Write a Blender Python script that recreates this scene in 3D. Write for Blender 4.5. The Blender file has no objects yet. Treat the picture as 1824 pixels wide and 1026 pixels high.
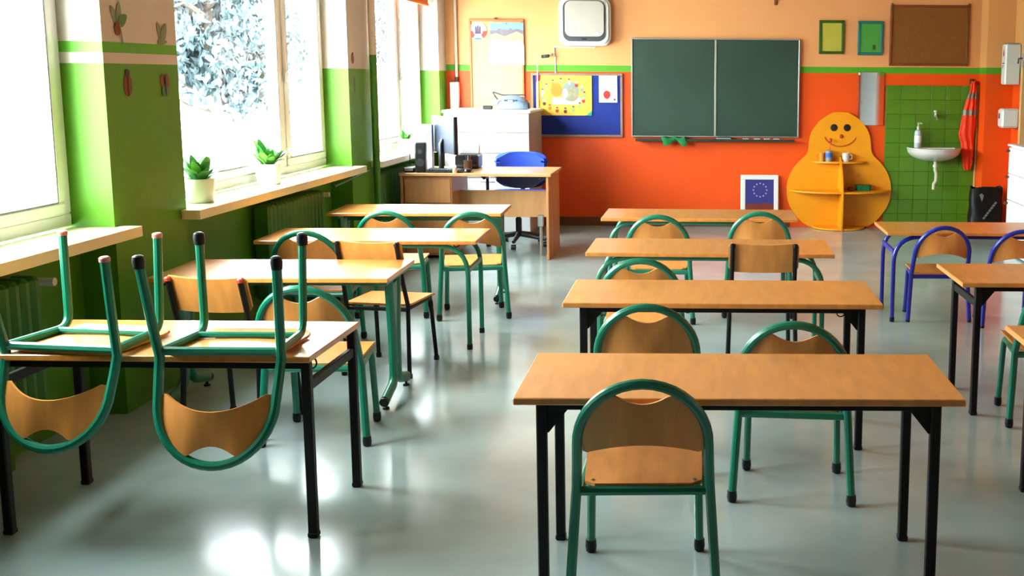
import bpy, math, random
from mathutils import Vector, Matrix, Euler
PI = math.pi
scn = bpy.context.scene
COL = scn.collection
random.seed(7)

# ------------------------------------------------------------------ camera
cam_d = bpy.data.cameras.new('camera'); cam = bpy.data.objects.new('camera', cam_d); COL.objects.link(cam)
TH, RO = 0.14439, 0.0065
fwd = Vector((0, math.cos(TH), -math.sin(TH))); rt = Vector((1, 0, 0)); up = rt.cross(fwd)
r2 = rt*math.cos(RO) + up*math.sin(RO); u2 = up*math.cos(RO) - rt*math.sin(RO)
M = Matrix((r2, u2, -fwd)).transposed().to_4x4(); M.translation = (0, 0, 1.524)
cam.matrix_world = M
cam_d.sensor_width = 36; cam_d.lens = 1966.5*36/1824
cam_d.shift_x = (912-1249.1)/1824; cam_d.shift_y = (421.6-513)/1824
cam_d.clip_end = 200
scn.camera = cam

# ------------------------------------------------------------------ daylight
SKY, EXPOSURE = 9.0, 2.2
w = bpy.data.worlds.new('overcast_sky'); scn.world = w; w.use_nodes = True
bg = w.node_tree.nodes['Background']; bg.inputs[0].default_value = (0.90, 0.97, 1.0, 1); bg.inputs[1].default_value = SKY
WIN = [(2.95, 4.81), (5.49, 8.13), (8.66, 10.93)]       # window openings along the left wall
WZ0, WZ1 = 0.85, 2.34  # unseen window tops set low to hold light off the right side
for i, (a, b) in enumerate(WIN):                                       # sampling portals for the sky light
    L = bpy.data.lights.new('sky_portal', 'AREA'); L.shape = 'RECTANGLE'; L.size = WZ1-WZ0; L.size_y = b-a
    L.cycles.is_portal = True
    o = bpy.data.objects.new('sky_portal', L); COL.objects.link(o)
    o.location = (-2.87, (a+b)/2, (WZ0+WZ1)/2); o.rotation_euler = (0, -PI/2, 0)
vs = scn.view_settings
scn.display_settings.display_device = 'sRGB'
vs.view_transform = 'Standard'; vs.look = 'None'; vs.gamma = 1; vs.use_curve_mapping = False; vs.exposure = EXPOSURE
scn.cycles.max_bounces = 10; scn.cycles.diffuse_bounces = 2; scn.cycles.glossy_bounces = 4
scn.cycles.transparent_max_bounces = 12; scn.cycles.caustics_reflective = False; scn.cycles.caustics_refractive = False
scn.cycles.sample_clamp_indirect = 6.0; scn.cycles.use_denoising = True

# ------------------------------------------------------------------ materials
def lin(c):
    return tuple((x/255/12.92 if x/255 <= .04045 else ((x/255+.055)/1.055)**2.4) for x in c) + (1,)
def mat(name, rgb, rough=.5, metal=0, spec=.5, var=0.0, scale=6, bump=0.0, bscale=60, stretch=(1, 1, 1), coat=0):
    m = bpy.data.materials.new(name); m.use_nodes = True
    nt = m.node_tree; N = nt.nodes; Lk = nt.links; b = N['Principled BSDF']
    b.inputs['Base Color'].default_value = lin(rgb); b.inputs['Roughness'].default_value = rough
    b.inputs['Metallic'].default_value = metal; b.inputs['Specular IOR Level'].default_value = spec
    b.inputs['Coat Weight'].default_value = coat; b.inputs['Coat Roughness'].default_value = .26
    tc = N.new('ShaderNodeTexCoord'); mp = N.new('ShaderNodeMapping'); mp.inputs['Scale'].default_value = stretch
    Lk.new(tc.outputs['Object'], mp.inputs[0])
    if var:
        n = N.new('ShaderNodeTexNoise'); n.inputs['Scale'].default_value = scale; n.inputs['Detail'].default_value = 5
        Lk.new(mp.outputs[0], n.inputs['Vector'])
        cr = N.new('ShaderNodeValToRGB'); c = lin(rgb)
        cr.color_ramp.elements[0].position = .3; cr.color_ramp.elements[1].position = .7
        cr.color_ramp.elements[0].color = tuple(x*(1-var) for x in c[:3])+(1,)
        cr.color_ramp.elements[1].color = tuple(min(1, x*(1+var)) for x in c[:3])+(1,)
        Lk.new(n.outputs['Fac'], cr.inputs[0]); Lk.new(cr.outputs[0], b.inputs['Base Color'])
    if bump:
        n2 = N.new('ShaderNodeTexNoise'); n2.inputs['Scale'].default_value = bscale; n2.inputs['Detail'].default_value = 3
        Lk.new(mp.outputs[0], n2.inputs['Vector'])
        bp = N.new('ShaderNodeBump'); bp.inputs['Strength'].default_value = bump; bp.inputs['Distance'].default_value = .01
        Lk.new(n2.outputs['Fac'], bp.inputs['Height']); Lk.new(bp.outputs[0], b.inputs['Normal'])
    return m
def bands(name, stops, rough=.5, spec=.4):
    """horizontal paint bands: stops = [(from_height, rgb)], heights in metres of the object's own z"""
    m = mat(name, stops[0][1], rough, spec=spec, bump=.06, bscale=45); nt = m.node_tree; N = nt.nodes; Lk = nt.links
    tc = N.new('ShaderNodeTexCoord'); sx = N.new('ShaderNodeSeparateXYZ'); Lk.new(tc.outputs['Object'], sx.inputs[0])
    mr = N.new('ShaderNodeMapRange'); mr.inputs['From Max'].default_value = 4; Lk.new(sx.outputs['Z'], mr.inputs['Value'])
    cr = N.new('ShaderNodeValToRGB'); cr.color_ramp.interpolation = 'CONSTANT'; E = cr.color_ramp.elements
    E[0].position = 0; E[0].color = lin(stops[0][1]); E[1].position = stops[1][0]/4; E[1].color = lin(stops[1][1])
    for z, c in stops[2:]:
        e = E.new(z/4); e.color = lin(c)
    Lk.new(mr.outputs[0], cr.inputs[0])
    n = N.new('ShaderNodeTexNoise'); n.inputs['Scale'].default_value = 2.5; n.inputs['Detail'].default_value = 4
    Lk.new(tc.outputs['Object'], n.inputs['Vector'])
    mr2 = N.new('ShaderNodeMapRange'); mr2.inputs['To Min'].default_value = .93; mr2.inputs['To Max'].default_value = 1.05
    Lk.new(n.outputs['Fac'], mr2.inputs['Value'])
    mx = N.new('ShaderNodeMix'); mx.data_type = 'RGBA'; mx.blend_type = 'MULTIPLY'; mx.inputs[0].default_value = 1
    Lk.new(cr.outputs[0], mx.inputs[6]); Lk.new(mr2.outputs[0], mx.inputs[7]); Lk.new(mx.outputs[2], N['Principled BSDF'].inputs['Base Color'])
    return m
GREEN, CREAM = (84, 146, 18), (206, 196, 182)
STRIPE = (88, 168, 34)
m_left = bands('left_wall_paint', [(0, GREEN), (1.555, CREAM)])
m_leftstripe = bands('left_pillar_paint', [(0, GREEN), (1.556, CREAM), (1.602, STRIPE), (1.642, CREAM)])
ORANGE, PEACH = (252, 86, 4), (248, 172, 108)
m_back = bands('back_wall_paint', [(0, ORANGE), (1.56, STRIPE), (1.61, PEACH)])
m_right = bands('right_wall_paint', [(0, (248, 84, 6)), (1.56, STRIPE), (1.61, (246, 172, 102))])
m_front = mat('darkened_front_wall', (124, 84, 52), .6, var=.15, scale=3, stretch=(4, 4, .4))  # unseen front wall, colour kept dark to cut bounced fill light
m_plain = mat('cream_wall_paint', (226, 204, 180), .6, var=.04, scale=2)
m_ceil = mat('darkened_ceiling_paint', (178, 166, 146), .8, var=.02, scale=3)  # unseen ceiling, toned down from white so less light bounces back
m_skirt = mat('brown_skirting', (110, 66, 34), .5, var=.15, scale=9)
m_floor = mat('blue_grey_linoleum', (160, 178, 176), .16, spec=.6, var=.13, scale=2.2, bump=.015, bscale=7)
m_upvc = mat('white_window_frame', (238, 240, 238), .35, var=.02)
m_gasket = mat('grey_window_gasket', (120, 130, 135), .5, var=.05)
m_sill = mat('cream_sill_board', (232, 226, 178), .35, var=.05, scale=12, stretch=(1, .2, 1))
m_radiator = mat('green_radiator_enamel', (62, 126, 30), .4, var=.05)
m_wood = mat('beech_table_laminate', (232, 150, 66), .3, spec=.6, coat=1.0, var=.13, scale=7, stretch=(3.5, .6, 3))
m_ply = mat('beech_plywood', (224, 146, 70), .4, spec=.5, var=.15, scale=7, stretch=(3.0, .8, .6))
m_edge = mat('wood_edge_band', (176, 112, 62), .5, var=.1, scale=12, stretch=(.5, 3, 3))
m_desk = mat('pale_beech_desk', (222, 166, 112), .25, var=.1, scale=6, stretch=(2, 2, .5))
m_deskpanel = mat('beech_desk_panel', (200, 138, 84), .42, var=.12, scale=6, stretch=(4, 4, .5))
m_gmetal = mat('green_powder_coat', (16, 122, 92), .3, spec=.6, var=.05, bump=.02)
m_bluemetal = mat('blue_powder_coat', (26, 40, 150), .3, spec=.6, var=.05)
m_black = mat('black_powder_coat', (12, 11, 10), .5, spec=.3, var=.1)
m_rubber = mat('black_rubber', (12, 12, 17), .4, spec=.35, var=.1)
m_redplug = mat('red_plastic_plug', (196, 60, 40), .4, var=.08)
m_pinkplug = mat('pale_red_plastic_plug', (214, 140, 126), .4, var=.08)
m_screw = mat('steel', (190, 190, 186), .3, metal=.9, var=.03)
m_chrome = mat('aluminium', (196, 198, 196), .32, metal=.8, var=.03)
m_board = mat('green_chalkboard', (44, 70, 58), .42, spec=.45, var=.12, scale=1.8)
m_boardfr = mat('chalkboard_aluminium', (176, 176, 160), .4, metal=.5, var=.05)
m_boardtray = mat('dark_green_tray', (26, 50, 36), .5, var=.08)
m_white = mat('white_lacquer', (240, 240, 238), .35, var=.02)
m_whiteside = mat('greyish_beech_side', (190, 168, 150), .5, var=.06, scale=8)
m_plast = mat('white_plastic', (234, 232, 226), .35, var=.02)
m_greyplast = mat('grey_plastic', (150, 150, 146), .4, var=.04)
m_darkgrey = mat('dark_grey_plastic', (66, 70, 74), .35, var=.05)
m_silver = mat('silver_panel', (200, 192, 182), .35, metal=.35, var=.03)
m_cork = mat('light_cork', (240, 174, 118), .8, var=.1, scale=40, bump=.15, bscale=90)
m_corkdark = mat('brown_cork', (142, 82, 20), .8, var=.1, scale=40, bump=.15, bscale=90)
m_frame = mat('oak_frame', (190, 110, 60), .5, var=.15, scale=20)
m_framedark = mat('brown_wood_frame', (130, 62, 18), .5, var=.15, scale=20)
m_pinframe = mat('grey_brown_frame', (150, 122, 104), .45, var=.1, scale=20)
m_felt = mat('blue_felt', (26, 50, 140), .85, var=.08, scale=30, bump=.1, bscale=200)
m_duck = mat('yellow_painted_board', (250, 160, 14), .4, var=.05, scale=4)
m_eye = mat('black_print', (26, 14, 8), .5, var=.05)
m_nose = mat('red_brown_print', (190, 58, 14), .5, var=.05)
m_mouth = mat('dark_orange_print', (204, 96, 16), .5, var=.05)
m_tile = mat('green_painted_tile', (84, 134, 28), .3, spec=.5, var=.08, scale=5)
m_grout = mat('green_painted_joint', (66, 112, 24), .6, var=.08)
m_paper = mat('white_paper', (244, 244, 246), .7, var=.02)
m_yellow = mat('yellow_print', (250, 196, 70), .5, var=.1, scale=5)
m_red = mat('red_print', (214, 44, 34), .5, var=.06)
m_teal = mat('teal_print', (30, 166, 140), .5, var=.06)
m_skyp = mat('sky_blue_print', (120, 160, 214), .5, var=.08, scale=10)
m_mount = mat('violet_grey_print', (116, 106, 116), .5, var=.15, scale=30)
m_hill = mat('olive_grey_print', (158, 150, 118), .5, var=.2, scale=30)
m_pale = mat('pale_stone_print', (196, 198, 186), .5, var=.12, scale=30)
m_bluep = mat('blue_print', (50, 106, 190), .5, var=.08)
m_violet = mat('dark_violet_print', (74, 54, 86), .5, var=.15, scale=60)
m_navy = mat('navy_print', (52, 52, 128), .4, var=.08)
m_star = mat('pale_star_print', (190, 184, 200), .5, var=.04)
m_maroon = mat('maroon_print', (112, 40, 36), .5, var=.1)
m_ltgreen = mat('light_green_print', (150, 186, 110), .5, var=.1)
m_grey = mat('grey_print', (140, 150, 146), .5, var=.1)
m_orangep = mat('orange_print', (240, 140, 30), .5, var=.1)
m_skin = mat('tan_print', (214, 164, 128), .5, var=.05)
m_brown = mat('brown_print', (90, 56, 34), .5, var=.1)
m_certy = mat('yellow_green_paper', (196, 186, 62), .6, var=.04)
m_certg = mat('green_paper', (74, 160, 62), .6, var=.05)
m_frgreen = mat('dark_green_frame', (50, 92, 14), .4, var=.05)
m_frteal = mat('teal_frame', (24, 118, 110), .4, var=.05)
m_vest = mat('fluorescent_orange_cloth', (255, 62, 14), .7, var=.04, bump=.1, bscale=300)
m_reflect = mat('grey_reflective_tape', (134, 122, 96), .4, var=.05)
m_ceramic = mat('white_ceramic', (226, 220, 212), .15, spec=.6, var=.02)
m_pipe = mat('cream_plastic_pipe', (206, 208, 180), .3, var=.04)
m_bottle = mat('pale_blue_bottle', (190, 200, 206), .3, var=.03)
m_bag = mat('black_bag_plastic', (10, 10, 10), .5, spec=.3, var=.15, scale=10, bump=.3, bscale=12)
m_bagprint = mat('grey_bag_print', (120, 120, 120), .5, var=.05)
m_bfab = mat('blue_chair_fabric', (40, 76, 200), .8, var=.06, scale=60, bump=.08, bscale=300)
m_blackpl = mat('black_plastic', (20, 21, 24), .35, var=.1)
m_screen = mat('dark_blue_grey_plastic', (40, 48, 64), .4, var=.05)
m_radio = mat('blue_grey_plastic', (116, 132, 160), .35, var=.06)
m_ltblue = mat('pale_blue_card', (168, 172, 216), .6, var=.04)
m_cloth = mat('green_cloth', (20, 120, 60), .85, var=.1, scale=20, bump=.2, bscale=120)
m_chalk = mat('chalk', (236, 236, 230), .9, var=.02)
m_pot = mat('white_glazed_pot', (234, 238, 222), .3, var=.02)
m_soil = mat('dark_soil', (44, 34, 26), .9, var=.3, scale=60)
m_leaf = mat('green_leaf', (44, 112, 36), .4, var=.3, scale=14)
m_leaf2 = mat('light_green_leaf', (104, 170, 66), .4, var=.25, scale=14)
m_blind = mat('orange_blind_fabric', (240, 112, 30), .8, var=.04, scale=30)
m_trunk = mat('grey_bark', (110, 100, 92), .9, var=.2, scale=10, bump=.3, bscale=20)
m_foliage = mat('pale_tree_foliage', (58, 76, 82), .6, var=.35, scale=1.2)
m_ground = mat('pale_gravel', (214, 214, 210), .9, var=.06, scale=2)
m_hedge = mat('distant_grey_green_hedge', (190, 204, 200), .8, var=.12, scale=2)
m_doorw = mat('brown_door_wood', (150, 92, 24), .5, var=.12, scale=4, stretch=(2, 2, .4))
m_jamb = mat('cream_door_jamb', (222, 176, 112), .5, var=.05)
def glass_mat():
    m = bpy.data.materials.new('window_glass'); m.use_nodes = True; nt = m.node_tree; N = nt.nodes; N.clear()
    o = N.new('ShaderNodeOutputMaterial'); mx = N.new('ShaderNodeMixShader'); t = N.new('ShaderNodeBsdfTransparent'); g = N.new('ShaderNodeBsdfGlossy')
    g.inputs['Roughness'].default_value = .02; lw = N.new('ShaderNodeLayerWeight'); lw.inputs['Blend'].default_value = .5; pw = N.new('ShaderNodeMath'); pw.operation = 'POWER'; pw.inputs[1].default_value = 5; f = N.new('ShaderNodeMath'); f.operation = 'MULTIPLY_ADD'; f.inputs[1].default_value = .5; f.inputs[2].default_value = .03; nt.links.new(lw.outputs['Facing'], pw.inputs[0]); nt.links.new(pw.outputs[0], f.inputs[0])
    t.inputs['Color'].default_value = (.95, .98, .97, 1)
    nt.links.new(f.outputs[0], mx.inputs[0]); nt.links.new(t.outputs[0], mx.inputs[1]); nt.links.new(g.outputs[0], mx.inputs[2]); nt.links.new(mx.outputs[0], o.inputs[0])
    return m
m_glass = glass_mat()
def mirror_mat():
    m = mat('mirror_silver', (225, 228, 228), .03, metal=1.0); return m
m_mirror = mirror_mat()

# ------------------------------------------------------------------ mesh building
class MB:
    def __init__(s): s.v = []; s.f = []; s.mi = []; s.m = 0
    def add(s, vs, fs):
        o = len(s.v); s.v += [tuple(v) for v in vs]
        for f in fs: s.f.append([i+o for i in f]); s.mi.append(s.m)
        return s
    def box(s, c, d, bev=0.0, rot=None):
        hx, hy, hz = d[0]/2, d[1]/2, d[2]/2; R = Euler(rot).to_matrix() if rot else None
        if bev <= 0:
            P = [(x, y, z) for x in (-hx, hx) for y in (-hy, hy) for z in (-hz, hz)]
            F = [(0, 1, 3, 2), (4, 6, 7, 5), (0, 4, 5, 1), (2, 3, 7, 6), (0, 2, 6, 4), (1, 5, 7, 3)]
        else:
            b = min(bev, hx*.9, hy*.9, hz*.9); P = []; F = []; ix = {}
            for sx in (-1, 1):
                for sy in (-1, 1):
                    for sz in (-1, 1):
                        for a in range(3):
                            q = [sx*(hx-b), sy*(hy-b), sz*(hz-b)]; q[a] = (sx*hx, sy*hy, sz*hz)[a]
                            ix[(sx, sy, sz, a)] = len(P); P.append(tuple(q))
            for a in range(3):
                o1, o2 = [i for i in range(3) if i != a]
                for sg in (-1, 1):
                    L = []
                    for (p, q) in ((-1, -1), (1, -1), (1, 1), (-1, 1)):
                        k = [0, 0, 0]; k[a] = sg; k[o1] = p; k[o2] = q; L.append(ix[tuple(k)+(a,)])
                    F.append(L if (sg > 0) == (a != 1) else L[::-1])
                for p in (-1, 1):
                    for q in (-1, 1):
                        k1 = [0, 0, 0]; k1[o1] = p; k1[o2] = q; k2 = list(k1); k1[a] = -1; k2[a] = 1
                        F.append([ix[tuple(k1)+(o1,)], ix[tuple(k2)+(o1,)], ix[tuple(k2)+(o2,)], ix[tuple(k1)+(o2,)]])
            for sx in (-1, 1):
                for sy in (-1, 1):
                    for sz in (-1, 1): F.append([ix[(sx, sy, sz, a)] for a in range(3)])
            cen = Vector((0, 0, 0))
            G = []
            for f in F:
                a, b_, c_ = (Vector(P[i]) for i in f[:3]); n = (b_-a).cross(c_-a)
                G.append(f if n.dot(sum((Vector(P[i]) for i in f), Vector())) >= 0 else f[::-1])
            F = G
        if R: P = [R @ Vector(p) for p in P]
        return s.add([(p[0]+c[0], p[1]+c[1], p[2]+c[2]) for p in P], F)
    def tube(s, path, r, seg=10, flat=1.0, caps=True):
        P = [Vector(p) for p in path]; n = len(P); rs = r if isinstance(r, (list, tuple)) else [r]*n
        T = []
        for i in range(n):
            t = (P[min(i+1, n-1)]-P[max(i-1, 0)]).normalized(); T.append(t)
        ref = Vector((0, 0, 1)) if abs(T[0].z) < .9 else Vector((1, 0, 0))
        N = T[0].cross(ref).normalized(); V = []; F = []
        for i in range(n):
            if i:
                N = (N - T[i]*N.dot(T[i]))
                N = N.normalized() if N.length > 1e-6 else T[i].orthogonal().normalized()
            B = T[i].cross(N)
            for k in range(seg):
                a = 2*PI*k/seg; V.append(P[i] + (N*math.cos(a) + B*math.sin(a)*flat)*rs[i])
        for i in range(n-1):
            for k in range(seg):
                k2 = (k+1) % seg; F.append((i*seg+k, i*seg+k2, (i+1)*seg+k2, (i+1)*seg+k))
        if caps: F.append(tuple(range(seg))[::-1]); F.append(tuple((n-1)*seg+k for k in range(seg)))
        return s.add(V, F)
    def lathe(s, prof, c=(0, 0, 0), seg=20, axis='z', sx=1, sy=1):
        V = []; F = []; n = len(prof)
        for (r, z) in prof:
            for k in range(seg):
                a = 2*PI*k/seg; x, y = r*math.cos(a)*sx, r*math.sin(a)*sy
                V.append({'z': (x, y, z), 'y': (x, z, y), 'x': (z, x, y)}[axis])
        for i in range(n-1):
            for k in range(seg):
                k2 = (k+1) % seg; q = (i*seg+k, i*seg+k2, (i+1)*seg+k2, (i+1)*seg+k); F.append(q if axis != 'y' else q[::-1])
        a, b = tuple(range(seg)), tuple((n-1)*seg+k for k in range(seg))
        F.append(a[::-1] if axis != 'y' else a); F.append(b if axis != 'y' else b[::-1])
        return s.add([(v[0]+c[0], v[1]+c[1], v[2]+c[2]) for v in V], F)
    def prism(s, poly, h, axis='z', o=(0, 0, 0)):
        """poly of 2D points (counter-clockwise) extruded by h; axis z: (x,y)->z, axis y: (x,z)-> from y=o to o-h (towards camera), axis x: (y,z)->x"""
        n = len(poly); V = []
        for t in (0, h):
            for (a, b) in poly:
                V.append({'z': (a, b, t), 'y': (a, -t, b), 'x': (t, a, b)}[axis])
        F = [tuple(range(n))[::-1], tuple(range(n, 2*n))] + [(i, (i+1) % n, n+(i+1) % n, n+i) for i in range(n)]
        return s.add([(v[0]+o[0], v[1]+o[1], v[2]+o[2]) for v in V], F)
    def grid(s, fn, nu, nv, th=0.0):
        """fn(u,v)->point for u,v in 0..1; th>0 gives it thickness along its normal"""
        P = [[Vector(fn(i/nu, j/nv)) for j in range(nv+1)] for i in range(nu+1)]; W = nv+1; V = [p for r in P for p in r]; F = []
        for i in range(nu):
            for j in range(nv): F.append((i*W+j, (i+1)*W+j, (i+1)*W+j+1, i*W+j+1))
        if th:
            K = len(V); V2 = []
            for i in range(nu+1):
                for j in range(nv+1):
                    du = P[min(i+1, nu)][j]-P[max(i-1, 0)][j]; dv = P[i][min(j+1, nv)]-P[i][max(j-1, 0)]
                    nn = du.cross(dv); nn = nn.normalized() if nn.length > 1e-9 else Vector((0, 0, 1)); V2.append(P[i][j]-nn*th)
            F2 = [tuple(k+K for k in f[::-1]) for f in F]; E = []
            ring = [i*W for i in range(nu+1)] + [nu*W+j for j in range(1, W)] + [i*W+nv for i in range(nu-1, -1, -1)] + [j for j in range(nv-1, 0, -1)]
            for a, b in zip(ring, ring[1:]+ring[:1]): E.append((b, a, a+K, b+K))
            V += V2; F += F2 + E
        return s.add(V, F)
    def build(s, name, m, parent=None, loc=None, rot=None, smooth=35):
        me = bpy.data.meshes.new(name); me.from_pydata(s.v, [], s.f)
        for q in (m if isinstance(m, (list, tuple)) else [m]): me.materials.append(q)
        if any(s.mi): me.polygons.foreach_set('material_index', s.mi)
        if smooth:
            me.polygons.foreach_set('use_smooth', [True]*len(me.polygons)); me.set_sharp_from_angle(angle=math.radians(smooth))
        me.update()
        o = bpy.data.objects.new(name, me); COL.objects.link(o)
        if parent: o.parent = parent
        if loc: o.location = loc
        if rot: o.rotation_euler = rot
        return o
def fillet(pts, r, n=5):
    P = [Vector(p) for p in pts]; out = [P[0]]
    for i in range(1, len(P)-1):
        a = (P[i-1]-P[i]); b = (P[i+1]-P[i]); rr = r[i] if isinstance(r, dict) else r
        d = min(rr, a.length*.49, b.length*.49); p0 = P[i]+a.normalized()*d; p1 = P[i]+b.normalized()*d
        for k in range(n+1):
            t = k/n; out.append(p0*(1-t)**2 + P[i]*2*t*(1-t) + p1*t*t)
    out.append(P[-1]); return out
def rrect(w, h, r, n=4, c=(0, 0)):
    out = []
    for cx, cy, a0 in ((w/2-r, h/2-r, 0), (-w/2+r, h/2-r, 90), (-w/2+r, -h/2+r, 180), (w/2-r, -h/2+r, 270)):
        for k in range(n+1):
            a = math.radians(a0+90*k/n); out.append((c[0]+cx+r*math.cos(a), c[1]+cy+r*math.sin(a)))
    return out
def ell(cx, cy, rx, ry=None, n=16): return [(cx+rx*math.cos(2*PI*k/n), cy+(ry or rx)*math.sin(2*PI*k/n)) for k in range(n)]
def tag(o, label, cat, group=None):
    o['label'] = label; o['category'] = cat
    if group: o['group'] = group
    return o
def thing(name, label, cat, loc=(0, 0, 0), rotz=0, group=None):
    o = bpy.data.objects.new(name, None); COL.objects.link(o); o.empty_display_size = .1
    o.location = loc; o.rotation_euler = (0, 0, rotz); return tag(o, label, cat, group)
def struct(o): o['kind'] = 'structure'; return o
def dup(root, loc, rot, label, group=None):
    def cp(o, par):
        c = o.copy(); COL.objects.link(c)
        if par: c.parent = par
        for ch in [x for x in KIDS.get(o, [])]: cp(ch, c)
        return c
    r = cp(root, None); r.location = loc; r.rotation_euler = rot if isinstance(rot, (tuple, list)) else (0, 0, rot); r['label'] = label
    if group: r['group'] = group
    return r
KIDS = {}
def index(root):
    KIDS[root] = list(root.children)
    for c in root.children: index(c)

# ------------------------------------------------------------------ room shell
XL, XR, YB, YF, ZC = -2.58, 3.06, 11.24, -2.4, 3.2
struct(MB().box(((XL+XR)/2-.1, (YB+YF)/2, -.06), (XR-XL+.9, YB-YF+.4, .12)).build('floor', m_floor, smooth=0))
struct(MB().box(((XL+XR)/2-.1, (YB+YF)/2, ZC+.06), (XR-XL+.9, YB-YF+.4, .12)).build('ceiling', m_ceil, smooth=0))
wall_back = struct(MB().box(((XL+XR)/2, YB+.1, ZC/2), (XR-XL+.6, .2, ZC)).build('wall_back', m_back, smooth=0))
struct(MB().box(((XL+XR)/2, YF-.1, ZC/2), (XR-XL+.6, .2, ZC)).build('wall_front', m_front, smooth=0))
wr = MB(); DY0, DY1, DZ = 9.72, 10.66, 2.04
wr.box((XR+.1, (YF+DY0)/2, ZC/2), (.2, DY0-YF, ZC)); wr.box((XR+.1, (DY1+YB)/2, ZC/2), (.2, YB-DY1, ZC)); wr.box((XR+.1, (DY0+DY1)/2, (DZ+ZC)/2), (.2, DY1-DY0, ZC-DZ))
struct(wr.build('wall_right', m_right, smooth=0))
struct(MB().box(((2.79+XR)/2, (10.97+YB)/2, ZC/2), (XR-2.79, YB-10.97, ZC)).build('trim_1', m_right, smooth=0))          # boxed-in pipe in the corner
wl = MB(); edges = [YF] + [e for a in WIN for e in a] + [YB]
for i in range(0, len(edges), 2):
    a, b = edges[i], edges[i+1]; wl.m = 1 if abs(a-4.81) < .01 else 0
    wl.box((XL-.13, (a+b)/2, ZC/2), (.26, b-a, ZC))
wl.m = 0
for a, b in WIN:
    wl.box((-2.79, (a+b)/2, (WZ0-.045)/2), (.10, b-a, WZ0-.045)); wl.box((XL-.13, (a+b)/2, (WZ1+ZC)/2), (.26, b-a, ZC-WZ1))
struct(wl.build('wall_left', [m_left, m_leftstripe], smooth=0))
bb = MB(); bb.box(((-1.6+.9)/2-.4, YB-.009, .045), (3.3, .018, .09), .004); struct(bb.build('baseboard_back', m_skirt, smooth=0))
struct(MB().box((XR-.009, (3.14+DY0)/2, .045), (.018, DY0-3.14, .09), .004).build('baseboard_right', m_skirt, smooth=0))
# windows: outer frame, mullion, sashes, panes, handle, sill
MUL = [4.02, 7.32, 10.12]
for i, (a, b) in enumerate(WIN):
    z0, z1 = WZ0+.004, WZ1; xf = -2.80; t = .07
    o = MB()
    o.box((xf, (a+b)/2, z0+.03), (t, b-a, .06), .006).box((xf, (a+b)/2, z1-.03), (t, b-a, .06), .006)
    o.box((xf, a+.03, (z0+z1)/2), (t, .06, z1-z0-.12), .006).box((xf, b-.03, (z0+z1)/2), (t, .06, z1-z0-.12), .006)
    my = MUL[i] or (a+b)/2
    win = struct(o.build('window_%d' % (i+1), m_upvc, smooth=0))
    MB().box((xf, my, (z0+z1)/2), (t, .07, z1-z0-.12), .006).build('mullion', m_upvc, win, smooth=0)
    for p, q in ((a+.06, my-.035), (my+.035, b-.06)):
        s = MB(); zz0, zz1 = z0+.06, z1-.06; xs = xf+.012; k = .055
        s.box((xs, (p+q)/2, zz0+k/2), (.075, q-p, k), .008).box((xs, (p+q)/2, zz1-k/2), (.075, q-p, k), .008)
        s.box((xs, p+k/2, (zz0+zz1)/2), (.075, k, zz1-zz0-2*k), .008).box((xs, q-k/2, (zz0+zz1)/2), (.075, k, zz1-zz0-2*k), .008)
        sash = s.build('sash', m_upvc, win, smooth=0)
        MB().box((xs-.005, (p+q)/2, (zz0+zz1)/2), (.006, q-p-2*k+.01, zz1-zz0-2*k+.01)).build('pane', m_glass, sash, smooth=0)
        g = MB(); kk = k
        for yy in (p+kk, q-kk): g.box((xs+.03, yy, (zz0+zz1)/2), (.012, .007, zz1-zz0-2*kk))
        for z in (zz0+kk, zz1-kk): g.box((xs+.03, (p+q)/2, z), (.012, q-p-2*kk, .007))
        g.build('gasket', m_gasket, sash, smooth=0)
    h = MB().box((xf+.06, my+.03, 1.50), (.02, .03, .07), .005).tube(fillet([(xf+.06, my+.03, 1.50), (xf+.10, my+.03, 1.50), (xf+.10, my+.03, 1.38)], .015), .010, 8)
    h.build('handle', m_plast, win)
    e0, e1 = a-.06, b+.05
    if i == 2: e1 = b+.28
    poly = [(-2.765, a+.002), (-2.765, b-.002), (XL+.002, b-.002), (XL+.002, e1), (-2.485, e1), (-2.485, e0), (XL+.002, e0), (XL+.002, a+.002)]
    MB().prism(poly[::-1], .046, 'z', (0, 0, WZ0-.046)).build('window_sill', m_sill, win, smooth=0)

# painted tiles behind the basin, joined onto the back wall
NX, NZ, GX0, GX1, GZ1 = 6, 10, 1.856, 2.766, 1.445
tw, thh = (GX1-GX0)/NX, GZ1/NZ
MB().box(((GX0+GX1)/2, YB-.004, GZ1/2), (GX1-GX0, .008, GZ1)).build('tile_backing', m_grout, wall_back, smooth=0)
tm = MB().box((0, -.005, 0), (tw-.003, .010, thh-.003), .0015).build('tile', m_tile, wall_back, smooth=0)
tm.location = (GX0+tw/2, YB-.008, thh/2)
for i in range(NX):
    for j in range(NZ):
        if i or j:
            c = tm.copy(); COL.objects.link(c); c.parent = wall_back; c.location = (GX0+tw*(i+.5), YB-.008-random.random()*.0012, thh*(j+.5))
MB().box((2.778, YB-.012, GZ1/2), (.022, .024, GZ1), .004).build('edge_strip', m_jamb, wall_back, smooth=0)
# unseen white door added in the right wall for the mirror to reflect
d2 = struct(MB().box((XR-.022, 2.2, 1.02), (.04, 1.7, 2.04), .004).build('added_door', m_white, smooth=0))
MB().box((XR-.02, 1.31, 1.05), (.05, .08, 2.1), .004).box((XR-.02, 3.09, 1.05), (.05, .08, 2.1), .004).box((XR-.02, 2.2, 2.075), (.05, 1.7, .07), .004).build('door_frame', m_plast, d2, smooth=0)
MB().tube(fillet([(XR-.04, 1.5, 1.05), (XR-.09, 1.5, 1.05), (XR-.09, 1.62, 1.05)], .02), .01, 8).build('door_handle', m_chrome, d2)
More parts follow.
